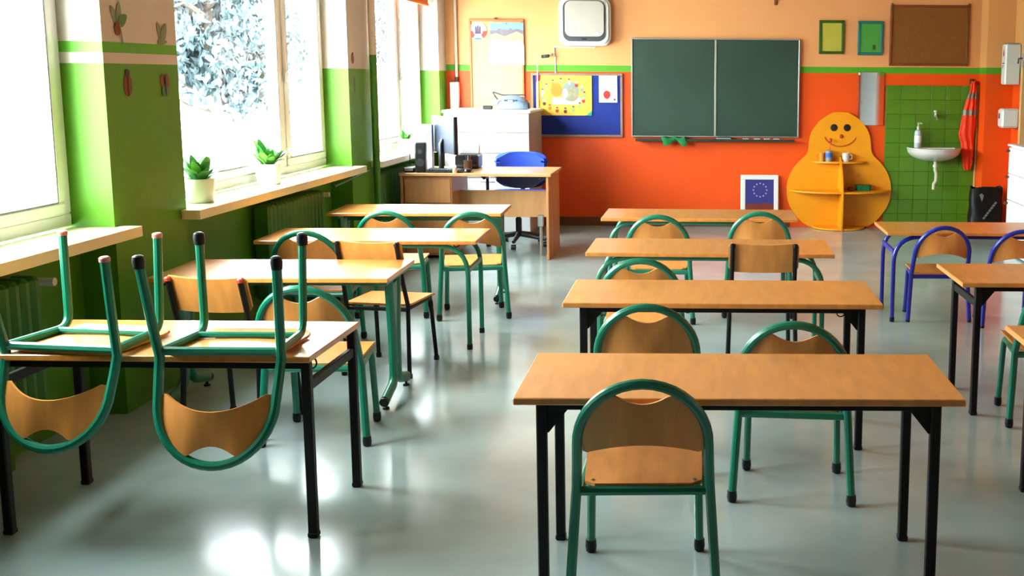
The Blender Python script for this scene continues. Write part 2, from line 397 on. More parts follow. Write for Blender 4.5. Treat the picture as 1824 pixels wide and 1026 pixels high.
# door in the right wall
d = struct(MB().box((XR+.06, (DY0+DY1)/2, DZ/2-.01), (.045, DY1-DY0-.10, DZ-.06), .004).build('door_1', m_doorw, smooth=0))
j = MB().box((XR+.03, DY0+.025, DZ/2), (.1, .05, DZ), .004).box((XR+.03, DY1-.025, DZ/2), (.1, .05, DZ), .004).box((XR+.03, (DY0+DY1)/2, DZ-.025), (.1, DY1-DY0-.1, .05), .004)
j.build('door_frame', m_jamb, d, smooth=0)
MB().tube(fillet([(XR+.04, DY0+.16, 1.05), (XR-.02, DY0+.16, 1.05), (XR-.02, DY0+.28, 1.05)], .02), .01, 8).build('door_handle', m_chrome, d)

# ------------------------------------------------------------------ outdoors
tag(MB().box((-22, 12, -.66), (36, 70, .1)).build('ground_outside', m_ground, smooth=0), 'pale sunlit ground outside the windows', 'ground')['kind'] = 'structure'
def tree(x, y, zc, R, n, label, seed, m):
    rnd = random.Random(seed); t = thing('tree', label, 'tree', (x, y, -.62), 0, 'trees outside the windows'); H = zc+.62
    tr = MB().tube([(0, 0, 0), (.05, .03, H*.4), (-.03, .05, H*.75), (.02, 0, H+R*.6)], [.14, .11, .08, .02], 10); tr.build('trunk', m_trunk, t)
    br = MB(); tips = []
    for k in range(16):
        a = rnd.random()*2*PI; z = H*.55+rnd.random()*H*.5; L = R*(.5+.45*rnd.random()); q = (L*math.cos(a), L*math.sin(a), z+L*(.1+.5*rnd.random()))
        br.tube([(0, 0, z), (q[0]*.5, q[1]*.5, z+(q[2]-z)*.35), q], [.04, .028, .01], 6); tips.append(q)
    br.build('branch', m_trunk, t)
    V = []; F = []
    cl = []
    for k in range(70):
        while True:
            p = Vector((rnd.uniform(-1, 1), rnd.uniform(-1, 1), rnd.uniform(-1, 1)))
            if p.length < 1: break
        cl.append(Vector((p.x*R, p.y*R, H+p.z*R*1.05)))
    for k in range(n):
        c = rnd.choice(cl) + Vector((rnd.gauss(0, .16), rnd.gauss(0, .16), rnd.gauss(0, .13)))*R*.75
        s = .035+.045*rnd.random(); e = Euler((rnd.random()*6, rnd.random()*6, rnd.random()*6)).to_matrix(); o = len(V)
        for (px, py, pz) in ((-1, 0, 0), (-.2, .45, .1), (1, 0, 0), (-.2, -.45, .1)): V.append(tuple(c + e @ Vector((px*s, py*s, pz*s))))
        F += [(o, o+1, o+2, o+3)]
    mb = MB(); mb.add(V, F); f = mb.build('foliage', m, t, smooth=0); f['kind'] = 'stuff'
tree(-5.95, 13.5, 2.2, 1.1, 15000, 'pale backlit leafy tree outside the middle window', 3, m_foliage)
tree(-9.7, 33.0, 2.75, .9, 4000, 'faint backlit tree outside the far window', 5, m_foliage)
hb = MB(); rnd = random.Random(4)
hb.grid(lambda u, v: (-16+.8*math.sin(u*47)*math.sin(v*9), -8+70*u, -.65+3.0*v+.25*math.sin(u*61)), 90, 8, .3)
tag(hb.build('hedge', m_hedge), 'pale clipped hedge standing far outside the windows', 'hedge')

# ------------------------------------------------------------------ radiators and pipes
def radiator(y0, y1, label):
    t = thing('radiator', label, 'radiator', (-2.665, (y0+y1)/2, .14), 0); L = y1-y0; n = max(4, int(L/.062))
    for k in range(n):
        y = -L/2+L*(k+.5)/n
        if k == 0: m0 = MB().box((0, 0, .30), (.11, L/n-.012, .58), .016).build('rib', m_radiator, t); m0.location.y = y
        else:
            c = m0.copy(); COL.objects.link(c); c.parent = t; c.location = (0, y, 0)
    MB().tube([(0, -L/2+.01, .55), (0, L/2-.01, .55)], .018, 8).tube([(0, -L/2+.01, .06), (0, L/2-.01, .06)], .018, 8).build('connecting_pipe', m_radiator, t)
    v = MB().tube([(0, L/2-.01, .55), (0, L/2+.06, .55)], .012, 8).tube([(.0, L/2+.06, .55), (.07, L/2+.06, .55)], .017, 10); v.build('valve', m_plast, t)
    MB().box((0, -L*.3, -.06), (.05, .03, .15)).box((0, L*.3, -.06), (.05, .03, .15)).build('foot', m_radiator, t)
radiator(6.62, 7.60, 'green ribbed radiator under the middle window sill')
radiator(3.15, 4.3, 'green ribbed radiator under the nearest window sill')
radiator(9.0, 10.2, 'green ribbed radiator under the far window sill behind the desk')
hp = thing('heating_pipe', 'vertical heating pipe painted green below and cream above, right of the second pillar', 'pipe', (-2.535, 8.60, 0))
MB().tube([(0, 0, 0), (0, 0, 1.67)], .027, 14).build('lower_pipe', m_radiator, hp); MB().tube([(0, 0, 1.67), (0, 0, ZC)], .027, 14).build('upper_pipe', m_plain, hp)
tag(MB().tube([(-2.56, 7.66, .745), (-2.555, 8.47, .79), (-2.555, 8.50, .79)], .009, 8).build('feed_pipe', m_radiator), 'thin green pipe running from the radiator valve to the upright pipe', 'pipe')

# ------------------------------------------------------------------ wall stickers on the pillars
def sticker(name, label, y, z, parts):
    t = thing(name, label, 'sticker', (XL+.0015, y, z))
    for nm, poly, mm, k in parts: MB().prism(poly, .0012, 'x', (k*.0013, 0, 0)).build(nm, mm, t, smooth=0)
def lf(cx, cy, a, L, W):
    ca, sa = math.cos(a), math.sin(a); out = []
    for k in range(12):
        u = 2*PI*k/12; px, py = L/2+L/2*math.cos(u), W/2*math.sin(u)*(1-.35*math.cos(u)); out.append((cx+px*ca-py*sa, cy+px*sa+py*ca))
    return out
m_lfgrey = mat('grey_green_sticker', (122, 134, 104), .5, var=.1, scale=40); m_lfgreen = mat('leaf_green_sticker', (70, 112, 60), .5, var=.1, scale=40); m_bug = mat('dark_red_sticker', (120, 40, 14), .5, var=.2, scale=50)
sticker('leaf_sticker', 'sticker of three leaves with a brown beetle on the white top of the first pillar', 4.95, 1.735,
        [('leaf', lf(0, 0, 2.2, .095, .045), m_lfgrey, 0), ('leaf', lf(0, 0, 1.4, .10, .045), m_lfgrey, 1), ('leaf', lf(0, 0, .5, .085, .05), m_lfgreen, 2), ('beetle', ell(-.012, -.02, .024, .03), m_bug, 3), ('stem', [(.02, -.09), (.028, -.09), (.01, 0), (0, 0)], m_lfgrey, 4)])
sticker('tulip_sticker', 'grey green leaf sticker on the white top of the first pillar, on its far side', 5.34, 1.70,
        [('leaf', lf(0, -.02, 2.0, .09, .045), m_lfgrey, 0), ('leaf', lf(0, -.02, 1.0, .09, .05), m_lfgrey, 1), ('leaf', lf(-.045, -.03, 0, .09, .03), m_lfgrey, 2)])
sticker('ladybird_sticker', 'round dark red ladybird sticker on the green part of the first pillar', 5.0, 1.47,
        [('body', ell(0, 0, .036, .052), m_bug, 0), ('head', ell(0, .052, .02, .016), m_eye, 1), ('wing_line', [(-.003, -.05), (.003, -.05), (.003, .04), (-.003, .04)], m_eye, 2)])
sticker('butterfly_sticker', 'brown and green butterfly sticker on the green part of the first pillar', 5.345, 1.465,
        [('wing', ell(-.022, .02, .02, .034), m_bug, 0), ('wing', ell(.022, .02, .02, .034), m_bug, 1), ('wing', ell(-.018, -.03, .018, .024), m_lfgreen, 2), ('wing', ell(.018, -.03, .018, .024), m_lfgreen, 3), ('body', ell(0, 0, .006, .05), m_eye, 4)])
sticker('small_ladybird_sticker', 'small red brown ladybird sticker on the white part of the second pillar', 8.24, 1.635, [('body', ell(0, 0, .03, .036), m_bug, 0), ('head', ell(0, .035, .016, .012), m_eye, 1)])
sticker('dragonfly_sticker', 'slim dark green insect sticker on the green part of the second pillar', 8.27, 1.445, [('body', ell(0, 0, .012, .06), m_frgreen, 0), ('wing', ell(0, .012, .028, .016), m_frgreen, 1)])

# ------------------------------------------------------------------ tables
ZT, D = .621, .518
def tabletop(t, W, z, m=None):
    MB().box((0, 0, z-.0105), (W, D, .021), .003).build('tabletop', m or m_wood, t, smooth=0)
def hook(t, x, y, z):
    MB().tube([(x, y, z)] + [(x+.018*math.cos(a), y, z-.022+.02*math.sin(a)) for a in [PI/2-k*.55 for k in range(9)]], .003, 6).build('bag_hook', m_black, t)
def table_square(label, x, y, yaw, W, inx, iny, gusset, z=ZT):
    t = thing('school_table', label, 'table', (x, y, 0), yaw); tabletop(t, W, z); zu = z-.021; s = .030
    for sx in (-1, 1):
        X = sx*(W/2-inx)
        for sy in (-1, 1):
            yy = sy*(D/2-iny)
            MB().box((X, yy, (zu+.012)/2), (s, s, zu-.014), .004).build('leg', m_black, t, smooth=0)
            MB().box((X, yy, .0095), (s+.004, s+.004, .019), .004).build('foot_cap', m_rubber, t, smooth=0)
            if gusset:
                p = [(X-sx*.012, zu), (X-sx*.085, zu), (X-sx*.085, zu-.014), (X-sx*.02, zu-.095), (X-sx*.012, zu-.095)]
                if sx > 0: p = p[::-1]
                MB().prism(p[::-1], .004, 'y', (0, yy+.002, 0)).build('gusset_plate', m_black, t, smooth=0)
        zb = zu-.085
        MB().box((X, 0, zb), (.02, D-2*iny-s, .035), .003).build('side_rail', m_black, t, smooth=0)
    for sy in (-1, 1): MB().box((0, sy*(D/2-iny), zu-.0125), (W-2*inx-s, .022, .025), .002).build('apron_rail', m_black, t, smooth=0)
    hook(t, W/2-inx-.06, -.02, zu-.04); hook(t, -W/2+inx+.06, -.02, zu-.04)
    return t
def table_bent(label, x, y, yaw, W, m, z=ZT):
    t = thing('school_table', label, 'table', (x, y, 0), yaw); tabletop(t, W, z); zu = z-.021; r = .0135
    X = W/2-.055
    for sy in (-1, 1):
        yy = sy*(D/2-.055)
        pts = fillet([(-X, yy, .02), (-X, yy, zu-r), (X, yy, zu-r), (X, yy, .02)], .17, 8)
        MB().tube(pts, r, 10).build('bent_leg_frame', m, t)
        for sx in (-1, 1): MB().tube([(sx*X, yy, 0), (sx*X, yy, .03)], r+.0025, 10).build('foot_cap', m_rubber, t)
    for sx in (-1, 1):
        MB().box((sx*X, 0, .445), (.016, D-.11, .03), .003).build('side_rail', m, t, smooth=0)
        MB().box((sx*(X-.20), 0, zu-.008), (.03, D-.12, .014), .003).build('support_bar', m, t, smooth=0)
    hook(t, X-.1, 0, zu-.01)
    return t
def table_cfoot(label, x, y, yaw, W, m, z=ZT):
    t = thing('school_table', label, 'table', (x, y, 0), yaw); tabletop(t, W, z); zu = z-.021
    for sx in (-1, 1):
        X = sx*(W/2-.045)
        for sy in (-1, 1):
            p = fillet([(X, sy*.075, zu-.01), (X, sy*.036, .30), (X, sy*.036, .085), (X, sy*.215, .042)], .05, 6)
            MB().tube(p, .026, 12, flat=.8).build('column', m, t)
            MB().tube([(X, sy*.205, .044), (X, sy*.228, .039)], .022, 12).build('end_cap', m_rubber, t)
            MB().lathe([(.006, .028), (.006, .010), (.015, .009), (.016, 0)], (X, sy*.195, 0), 10).build('leveling_foot', m_rubber, t)
        MB().box((X, 0, zu-.012), (.05, D-.1, .022), .004).build('bearer', m, t, smooth=0)
        MB().box((X, 0, .36), (.024, .07, .40), .003).build('web_plate', m, t, smooth=0)
    MB().box((0, .02, zu-.04), (W-.14, .022, .045), .003).build('cross_beam', m, t, smooth=0)
    return t
table_square('beech school table nearest the camera with black legs and a chair tucked at its front', .11, 3.283, .009, 1.285, .075, .05, True)
table_square('beech school table with black legs, second in the middle row', .088, 4.605, .003, 1.290, .08, .05, True)
table_bent('beech table with bent green legs, third in the middle row, with the square-backed chair', .048, 5.869, -.01, 1.285, m_gmetal)
table_bent('beech table with bent green legs standing farthest back in the middle row', -.011, 7.266, -.009, 1.262, m_gmetal)
table_square('beech school table by the window with two upturned chairs on it', -1.787, 3.723, -.006, 1.058, .022, .03, False)
table_cfoot('sunlit table with green column legs on splayed feet, second in the window row', -1.936, 5.091, .028, 1.063, m_gmetal)
table_bent('sunlit table with bent green legs, third in the window row', -1.847, 6.223, .03, 1.206, m_gmetal)
table_cfoot('sunlit table with green column legs just in front of the teacher desk', -1.90, 7.45, .041, 1.141, m_gmetal)
table_bent('beech table with bent blue legs at the right, before the sink', 1.775, 7.02, 0, 1.25, m_bluemetal, .575)
table_square('beech table with black legs in the right row, in front of the blue chairs', 1.80, 5.10, .012, 1.28, .085, .05, True)
table_square('beech table corner reaching in at the right edge behind the green chair', 1.765, 3.73, .0, 1.28, .085, .05, True)

# ------------------------------------------------------------------ chairs
def arch_chair(m, label, caps, dh=0.0):
    t = thing('school_chair', label, 'chair'); r = .0155
    yb = lambda z: -.155-.145*max(0, (z-.34))/.345
    path = [(-.214, -.185, .02), (-.203, -.170, .20)]
    path += [(-.194, -.156, .34), (-.191, yb(.40), .40)]
    for k in range(21):
        a = PI*k/20; z = .485-dh*.6+(.200-dh*.4)*math.sin(a); path.append((-.187*math.cos(a), yb(z), z))
    path += [(.191, yb(.40), .40), (.194, -.156, .34), (.203, -.170, .20), (.214, -.185, .02)]
    MB().tube(path, r, 10).build('back_frame', m, t)
    for s in (-1, 1):
        MB().tube(fillet([(s*.186, -.150, .320), (s*.168, .115, .340), (s*.175, .15, .02)], .055, 6), r*.92, 10).build('leg', m, t)
    MB().tube([(-.19, -.152, .322), (.19, -.152, .322)], r*.95, 8).build('crossbar', m, t)
    MB().tube([(-.172, .06, .335), (.172, .06, .335)], r*.75, 8).build('crossbar', m, t)
    for (x, y) in ((-.214, -.185), (.214, -.185), (-.175, .15), (.175, .15)):
        if caps == 'black': MB().lathe([(.010, 0), (.0165, .004), (.0190, .02), (.0170, .042)], (x, y, -.0), 12).build('foot_cap', m_rubber, t)
        else: MB().lathe([(.0125, 0.006), (.0165, .010), (.0165, .022)], (x, y, 0), 12).build('foot_cap', m_pinkplug if caps == 'pink' else m_rubber, t)
    def bp(u, v):
        x = -.172+.344*u; e = max(0, 1-(x/.180)**2)
        zt = .485-dh*.6+(.184-dh*.4)*math.sqrt(e)
        if abs(x) < .074: zt -= .046*math.cos(x/.074*PI/2)**.8
        q = abs(x)/.172; zb = .455-dh*.6+.046*(1-q*q)
        if q > .93: zb += .01*((q-.93)/.07)**2
        zt = max(zt, zb+.012); z = zb+(zt-zb)*v
        return (x, yb(z)-.004-.050*(1-(x/.172)**2)*(1-.75*v), z)
    MB().grid(bp, 26, 8, .008).build('backrest', m_ply, t)
    def seat_pt(u, v):
        y = -.150+.325*v; hw = .172+.010*v
        k = .03
        if v < .1: hw -= k*(1-math.sqrt(max(0, 1-(1-v/.1)**2)))
        if v > .9: hw -= k*(1-math.sqrt(max(0, 1-(1-(1-v)/.1)**2)))
        x = (2*u-1)*hw
        z = .3555+.0125*y/.16-.007*math.sin(PI*u)*math.sin(PI*min(1, v*1.1)) - (.014*((v-.82)/.18)**2 if v > .82 else 0)
        return (x, y, z)
    MB().grid(seat_pt, 14, 16, .010).build('seat', m_ply, t)
    for s in (-1, 1): MB().lathe([(.006, 0), (.006, .002), (.003, .003)], (s*.15, -.125, .3455), 8).build('screw', m_screw, t)
    index(t); return t
def square_chair(plug, label):
    t = thing('school_chair', label, 'chair'); s = .0115
    for sx in (-1, 1):
        MB().tube([(sx*.175, -.19, .01), (sx*.165, -.16, .37), (sx*.158, -.20, .50), (sx*.156, -.255, .69)], s, 8).build('rear_post', m_black, t)
        MB().lathe([(.0135, 0), (.0135, .012), (.009, .017)], (sx*.156, -.256, .686), 10).build('post_plug', plug, t)
        MB().tube(fillet([(sx*.162, -.15, .352), (sx*.155, .15, .352), (sx*.165, .19, .01)], .04, 5), s, 8).build('leg', m_black, t)
        for y in (-.19, .19): MB().lathe([(.015, 0), (.0155, .02), (.013, .024)], (sx*(.175 if y < 0 else .165), y, 0), 10).build('foot_cap', m_rubber, t)
    MB().tube([(-.164, -.155, .345), (.164, -.155, .345)], s*.9, 8).build('crossbar', m_black, t)
    MB().tube([(-.156, .10, .350), (.156, .10, .350)], s*.8, 8).build('crossbar', m_black, t)
    def bp(u, v):
        x = -.176+.352*u; q = abs(x)/.176; r = .022; zlo, zhi = .555-.006*(1-q*q), .708-.012*(1-q*q)
        e = .176-abs(x); c = (r-math.sqrt(max(0, r*r-(r-e)**2))) if e < r else 0
        z = zlo+c+(zhi-zlo-2*c)*v
        return (x, -.205-.055*(z-.52)/.17-.012*(1-q*q)+.016, z)
    MB().grid(bp, 22, 6, .010).build('backrest', m_ply, t)
    def sp(u, v):
        y = -.155+.36*v; hw = .172
        if v < .1: hw -= .03*(1-math.sqrt(max(0, 1-(1-v/.1)**2)))
        if v > .9: hw -= .03*(1-math.sqrt(max(0, 1-(1-(1-v)/.1)**2)))
        return ((2*u-1)*hw, y, .374-(.016*((v-.8)/.2)**2 if v > .8 else 0))
    MB().grid(sp, 12, 16, .010).build('seat', m_ply, t)
    index(t); return t
GRP = 'arch-backed school chairs with green frames'
ac = arch_chair(m_gmetal, 'green-framed arch-backed chair nearest the camera, at the front table', 'black'); ac['group'] = GRP
ac.location = (-.170, 3.245, 0); ac.rotation_euler = (0, 0, .035)
for lab, x, y, a in (
    ('green arch-backed chair at the left side of the second middle table', -.205, 4.262, .02),
    ('green arch-backed chair pushed back behind the right half of the front table', .345, 3.985, -.08),
    ('green arch-backed chair left of the square-backed chair in the middle row', -.287, 5.282, .03),
    ('left green arch-backed chair at the farthest middle table', -.262, 6.88, 0),
    ('right green arch-backed chair at the farthest middle table', .368, 7.07, -.02),
    ('green arch-backed chair behind the table with upturned chairs', -1.60, 4.572, .05),
    ('dim green arch-backed chair at the wall end of the third window table', -2.13, 6.118, .02),
    ('left green arch-backed chair at the table before the teacher desk', -1.955, 7.00, .05),
    ('turned green arch-backed chair at the aisle end of the table before the teacher desk', -1.458, 6.97, .2),
    ('green arch-backed chair cut off by the right edge of the picture', 1.575, 4.88, 0.0)):
    dup(ac, (x, y, 0), a, lab, GRP)
up2 = arch_chair(m_gmetal, 'upturned green chair with black feet, right of the two on the table', 'black', .03); up2['group'] = GRP
up2.location = (-1.531, 3.558, ZT+.357); up2.rotation_euler = (-.075, PI, 0)
ap = arch_chair(m_gmetal, 'upturned green chair with pink leg plugs, left of the two on the table', 'pink', .065); ap['group'] = GRP
ap.location = (-2.045, 3.592, ZT+.357); ap.rotation_euler = (-.08, PI, -.12)
bc = arch_chair(m_bluemetal, 'blue-framed arch-backed chair at the left half of the blue-legged table', 'plain'); bc['group'] = 'blue-framed chairs'
bc.location = (1.492, 6.95, 0); bc.scale = (.9, .9, .9)
b2 = dup(bc, (1.915, 6.80, 0), .03, 'blue-framed arch-backed chair at the right edge of the picture', 'blue-framed chairs')
sq = square_chair(m_redplug, 'square-backed chair with black posts and red plugs by the window'); sq['group'] = 'square-backed chairs'
sq.location = (-1.985, 4.655, 0); sq.rotation_euler = (0, 0, -.12)
sb = square_chair(m_black, 'square-backed chair with black posts at the third middle table'); sb['group'] = 'square-backed chairs'
sb.location = (.312, 5.665, 0)
dup(sb, (-1.617, 5.645, 0), -.15, 'square-backed chair with black posts at the third window table', 'square-backed chairs')

# ------------------------------------------------------------------ teacher's corner
td = thing('teacher_desk', 'pale beech teacher desk with a panel side and drawer pedestal', 'desk', (-1.865, 9.41, 0))
MB().box((0, 0, .7075), (1.25, .72, .025), .003).build('desktop', m_desk, td, smooth=0)
MB().box((.592, 0, .3465), (.022, .68, .693), .003).build('side_panel', m_deskpanel, td, smooth=0)
MB().box((-.612, 0, .3465), (.022, .68, .693), .003).build('side_panel', m_deskpanel, td, smooth=0)
MB().box((.19, .02, .43), (.78, .018, .23), .002).build('modesty_panel', m_desk, td, smooth=0)
pd = MB().box((-.40, -.01, .36), (.40, .62, .66), .004).build('pedestal', m_deskpanel, td, smooth=0)
for k in range(3):
    dr = MB().box((-.40, -.324, .15+.21*k), (.38, .016, .20), .003).build('drawer', m_deskpanel, pd, smooth=0)
lg = MB().tube([(.50, -.10, .0), (.50, -.10, .27)], .014, 10).box((.50, -.10, .30), (.05, .05, .10), .006); lg.build('support_leg', m_chrome, td)

oc = thing('office_chair', 'blue fabric office chair with black arms behind the teacher desk', 'chair', (-1.645, 9.99, 0), PI)
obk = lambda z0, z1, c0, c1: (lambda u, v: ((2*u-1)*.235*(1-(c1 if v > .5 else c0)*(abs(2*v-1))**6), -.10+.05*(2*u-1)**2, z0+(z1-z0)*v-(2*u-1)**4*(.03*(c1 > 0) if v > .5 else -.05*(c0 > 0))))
MB().grid(obk(.665, .835, 0, .1), 16, 12, .05).build('backrest', m_bfab, oc); MB().grid(obk(.50, .664, .1, 0), 16, 12, .045).build('shaded_lower_back', m_blackpl, oc)  # lower backrest blackened to stand in for the shade below the desktop
MB().prism(rrect(.47, .44, .09), .07, 'z', (0, .13, .42)).build('seat', m_bfab, oc)
MB().prism(rrect(.43, .40, .09), .03, 'z', (0, .13, .388)).build('seat_shell', m_blackpl, oc)
MB().tube([(0, -.06, .40), (0, -.13, .50), (0, -.13, .62)], .022, 8).build('back_bar', m_blackpl, oc)
MB().lathe([(.028, .10), (.028, .25), (.02, .25), (.02, .40)], (0, .13, 0), 12).build('gas_lift', m_blackpl, oc)
for k in range(5):
    a = 2*PI*k/5+.3; q = (.27*math.cos(a), .13+.27*math.sin(a))
    b = MB().tube([(0, .13, .11), (q[0], q[1], .07)], [.026, .016], 8).build('base_spoke', m_blackpl, oc)
    MB().lathe([(.025, -.02), (.025, .02)], (q[0], q[1], .0255), 12, 'x').build('castor', m_blackpl, b)
for s in (-1, 1):
    MB().tube(fillet([(s*.20, .10, .41), (s*.28, .10, .43), (s*.28, .10, .62), (s*.28, .26, .62)], .03), .014, 8).box((s*.28, .15, .633), (.05, .24, .025), .008).build('armrest', m_blackpl, oc)

ZD = .72
mo = thing('computer_monitor', 'black flat monitor seen from its back edge on the teacher desk', 'monitor', (-2.185, 9.38, ZD), .60)
MB().box((0, 0, .30), (.030, .50, .31), .008).build('screen_housing', m_screen, mo, smooth=0)
MB().box((.017, 0, .30), (.004, .47, .28)).build('screen', m_blackpl, mo, smooth=0)
MB().box((.004, -.249, .30), (.034, .012, .315), .003).build('bezel_edge', m_blackpl, mo, smooth=0)
MB().tube([(-.03, 0, .01), (-.03, 0, .22), (-.012, 0, .26)], .022, 10).build('neck', m_blackpl, mo)
MB().prism(rrect(.20, .26, .05), .014, 'z', (0, 0, 0)).build('base', m_blackpl, mo)
sp = thing('loudspeaker', 'small black desk loudspeaker left of the monitor', 'speaker', (-2.325, 9.14, ZD), .1)
MB().box((0, 0, .125), (.085, .10, .25), .01).build('cabinet', m_blackpl, sp, smooth=0)
MB().lathe([(.034, -.053), (.03, -.050), (.012, -.045)], (0, 0, .085), 16, 'y').build('cone', m_darkgrey, sp); MB().lathe([(.02, -.053), (.016, -.049)], (0, 0, .175), 14, 'y').build('tweeter', m_darkgrey, sp)
fo = thing('file_folder', 'pale blue file folder standing behind the black loudspeaker', 'folder', (-2.385, 9.50, ZD), .0)
MB().box((0, 0, .19), (.15, .06, .38), .004).build('cover', m_ltblue, fo, smooth=0); MB().box((.004, -.0, .185), (.138, .05, .36)).build('pages', m_paper, fo, smooth=0); MB().box((0, -.032, .28), (.07, .003, .08)).build('spine_label', m_paper, fo, smooth=0)
pr = thing('printer', 'black printer low on the desk right of the monitor', 'printer', (-2.03, 9.62, ZD), .05)
MB().box((0, 0, .06), (.20, .26, .12), .012).build('body', m_blackpl, pr, smooth=0); MB().box((0, -.135, .03), (.16, .012, .02), .003).build('paper_slot', m_darkgrey, pr, smooth=0); MB().box((0, .07, .155), (.17, .05, .09), .004, (-.3, 0, 0)).build('paper_stack', m_paper, pr, smooth=0)
kb = thing('keyboard', 'black keyboard lying at the front left of the teacher desk', 'keyboard', (-2.27, 9.14-.04, ZD), .05)
kb.location = (-2.20, 9.13, ZD); kb.location = (-2.13, 9.15, ZD)
MB().box((0, 0, .010), (.30, .12, .016), .004, (.06, 0, 0)).build('case', m_blackpl, kb, smooth=0)
kq = MB()
for i in range(13):
    for j in range(4): kq.box((-.132+.022*i, -.038+.025*j, .0215+.0016*j), (.018, .02, .006), .002)
kk = kq.build('keys', m_darkgrey, kb, smooth=0); kk['kind'] = 'stuff'
ro = thing('wifi_router', 'flat black router box on the left end of the teacher desk', 'router', (-2.40, 9.17-.02, ZD), .0)
ro.location = (-2.42, 9.18, ZD); MB().box((0, 0, .022), (.09, .16, .04), .008).build('case', m_blackpl, ro, smooth=0); MB().tube([(-.03, .08, .03), (-.03, .085, .16)], .004, 6).build('antenna', m_blackpl, ro)
MB().box((.0, -.081, .022), (.07, .002, .012)).build('front_strip', m_greyplast, ro, smooth=0)
cp = thing('pen_cup', 'dark brown pen cup on the desk in front of the printer', 'cup', (-1.985, 9.36, ZD)); MB().lathe([(.034, 0), (.036, .085), (.032, .085), (.030, .006)], (0, 0, 0), 16).build('cup', m_brown, cp)
for a, b, mm in ((.01, .02, m_red), (-.012, .005, m_bluep), (.004, -.015, m_paper)): MB().tube([(a*.5, b*.5, .01), (a*1.6, b*1.6, .125)], .0035, 6).build('pen', mm, cp)
mu = thing('computer_mouse', 'small black computer mouse right of the keyboard', 'mouse', (-1.945, 9.16, ZD)); MB().lathe([(.03, 0), (.03, .012), (.022, .026), (.006, .032)], (0, 0, 0), 14, 'z', 1, 1.6).build('shell', m_blackpl, mu); MB().tube([(0, .045, .01), (.02, .12, .004), (-.03, .2, .004)], .002, 6).build('cable', m_blackpl, mu)
fg = thing('desk_toy', 'small pink and white figure ornament at the front edge of the desk', 'ornament', (-2.115+.08, 9.09, ZD)); MB().lathe([(.02, 0), (.022, .02), (.014, .04)], (0, 0, 0), 12).build('body', m_skin, fg); MB().lathe([(.004, .036), (.014, .044), (.014, .06), (.004, .068)], (0, 0, 0), 12).build('head', m_paper, fg)

# white cabinet and what stands on it
cb = thing('drawer_cabinet', 'tall white cabinet of wide drawers behind the teacher desk', 'cabinet', (-2.02, 10.79, 0))
MB().box((0, .01, .605), (.80, .80, 1.13), .004).build('carcass', m_whiteside, cb, smooth=0)
MB().box((0, .0, .02), (.76, .76, .04)).build('plinth', m_greyplast, cb, smooth=0)
MB().box((0, 0, 1.182), (.83, .84, .025), .004).build('top_board', m_white, cb, smooth=0)
for k, (z0, z1) in enumerate(((.045, .30), (.305, .56), (.565, .79), (.795, .985), (.99, 1.167))):
    dd = MB().box((0, -.40, (z0+z1)/2), (.795, .02, z1-z0-.004), .003).build('drawer', m_white, cb, smooth=0)
    MB().box((0, -.414, z1-.03), (.14, .010, .012), .003).build('handle', m_plast, dd, smooth=0)
rd = thing('portable_radio', 'blue grey rounded portable radio on top of the white cabinet', 'radio', (-1.83, 10.72, 1.195), -.05)
MB().grid(lambda u, v: (-.16+.32*u, -.085*math.cos(v*PI)*(1-.35*(2*u-1)**4), .005+(.11+.02*math.sin(PI*u))*math.sin(v*PI)**.6*(1-.45*abs(2*u-1)**5)+.0), 20, 14, .0).build('body', m_radio, rd)
MB().prism(rrect(.30, .15, .06), .012, 'z', (0, 0, 0)).build('base', m_darkgrey, rd)
MB().box((.0, -.078, .088), (.13, .02, .016), .006).build('control_panel', m_darkgrey, rd, smooth=0); MB().box((.0, -.090, .082), (.045, .006, .018), .003).build('display', m_paper, rd, smooth=0)
for s in (-1, 1): MB().lathe([(.038, -.085), (.034, -.078), (.01, -.07)], (s*.095, .012, .05), 16, 'y').build('speaker_grille', m_darkgrey, rd)
MB().tube(fillet([(-.14, 0, .09), (-.20, 0, .17), (-.10, .02, .135), (.12, .02, .14)], .03), .008, 8).build('handle', m_darkgrey, rd)
rc = thing('power_adapter', 'small black power adapter left of the blue grey radio', 'adapter', (-2.06, 10.68, 1.195)); MB().box((0, 0, .018), (.09, .05, .036), .006).build('case', m_blackpl, rc, smooth=0); MB().tube(fillet([(.04, 0, .02), (.055, .03, .09), (.05, .05, .15)], .03), .006, 8).build('cable', m_greyplast, rc)

# ------------------------------------------------------------------ things on the back wall
Y0 = YB-.002
def framed(name, label, cat, x0, x1, z0, z1, fw, fm, pm, y=Y0, dep=.025, panel='panel', soft=0):
    t = thing(name, label, cat, ((x0+x1)/2, y, (z0+z1)/2)); W, H = x1-x0, z1-z0
    f = MB().box((0, -dep/2, H/2-fw/2), (W, dep, fw), .004).box((0, -dep/2, -H/2+fw/2), (W, dep, fw), .004).box((-W/2+fw/2, -dep/2, 0), (fw, dep, H-2*fw), .004).box((W/2-fw/2, -dep/2, 0), (fw, dep, H-2*fw), .004)
    f.build('frame', fm, t, smooth=0); MB().box((0, -dep*.3, 0), (W-2*fw+.004, dep*.5, H-2*fw+.004)).build(panel, pm, t, smooth=0); return t
lc = framed('cork_board', 'light framed cork board behind the cabinet holding badge and calendar', 'board', -2.335, -1.79, 1.07, 2.075, .022, m_frame, m_cork, panel='cork_panel')
MB().box((-.01, -.018, .508), (.02, .03, .016), .003).build('hanger', m_brown, lc, smooth=0)
ca = thing('wall_calendar', 'wall calendar with a mountain photograph above a white sheet', 'calendar', (-1.958, Y0-.0245, 1.835))
f = MB(); Wc = .335
f.m = 0; f.prism([(-Wc/2, -.01), (Wc/2, -.01), (Wc/2, .205), (-Wc/2, .205)], .003, 'y')
def lay(f, m, poly, k): f.m = m; f.prism(poly, .0006, 'y', (0, -.003-.0006*k, 0))
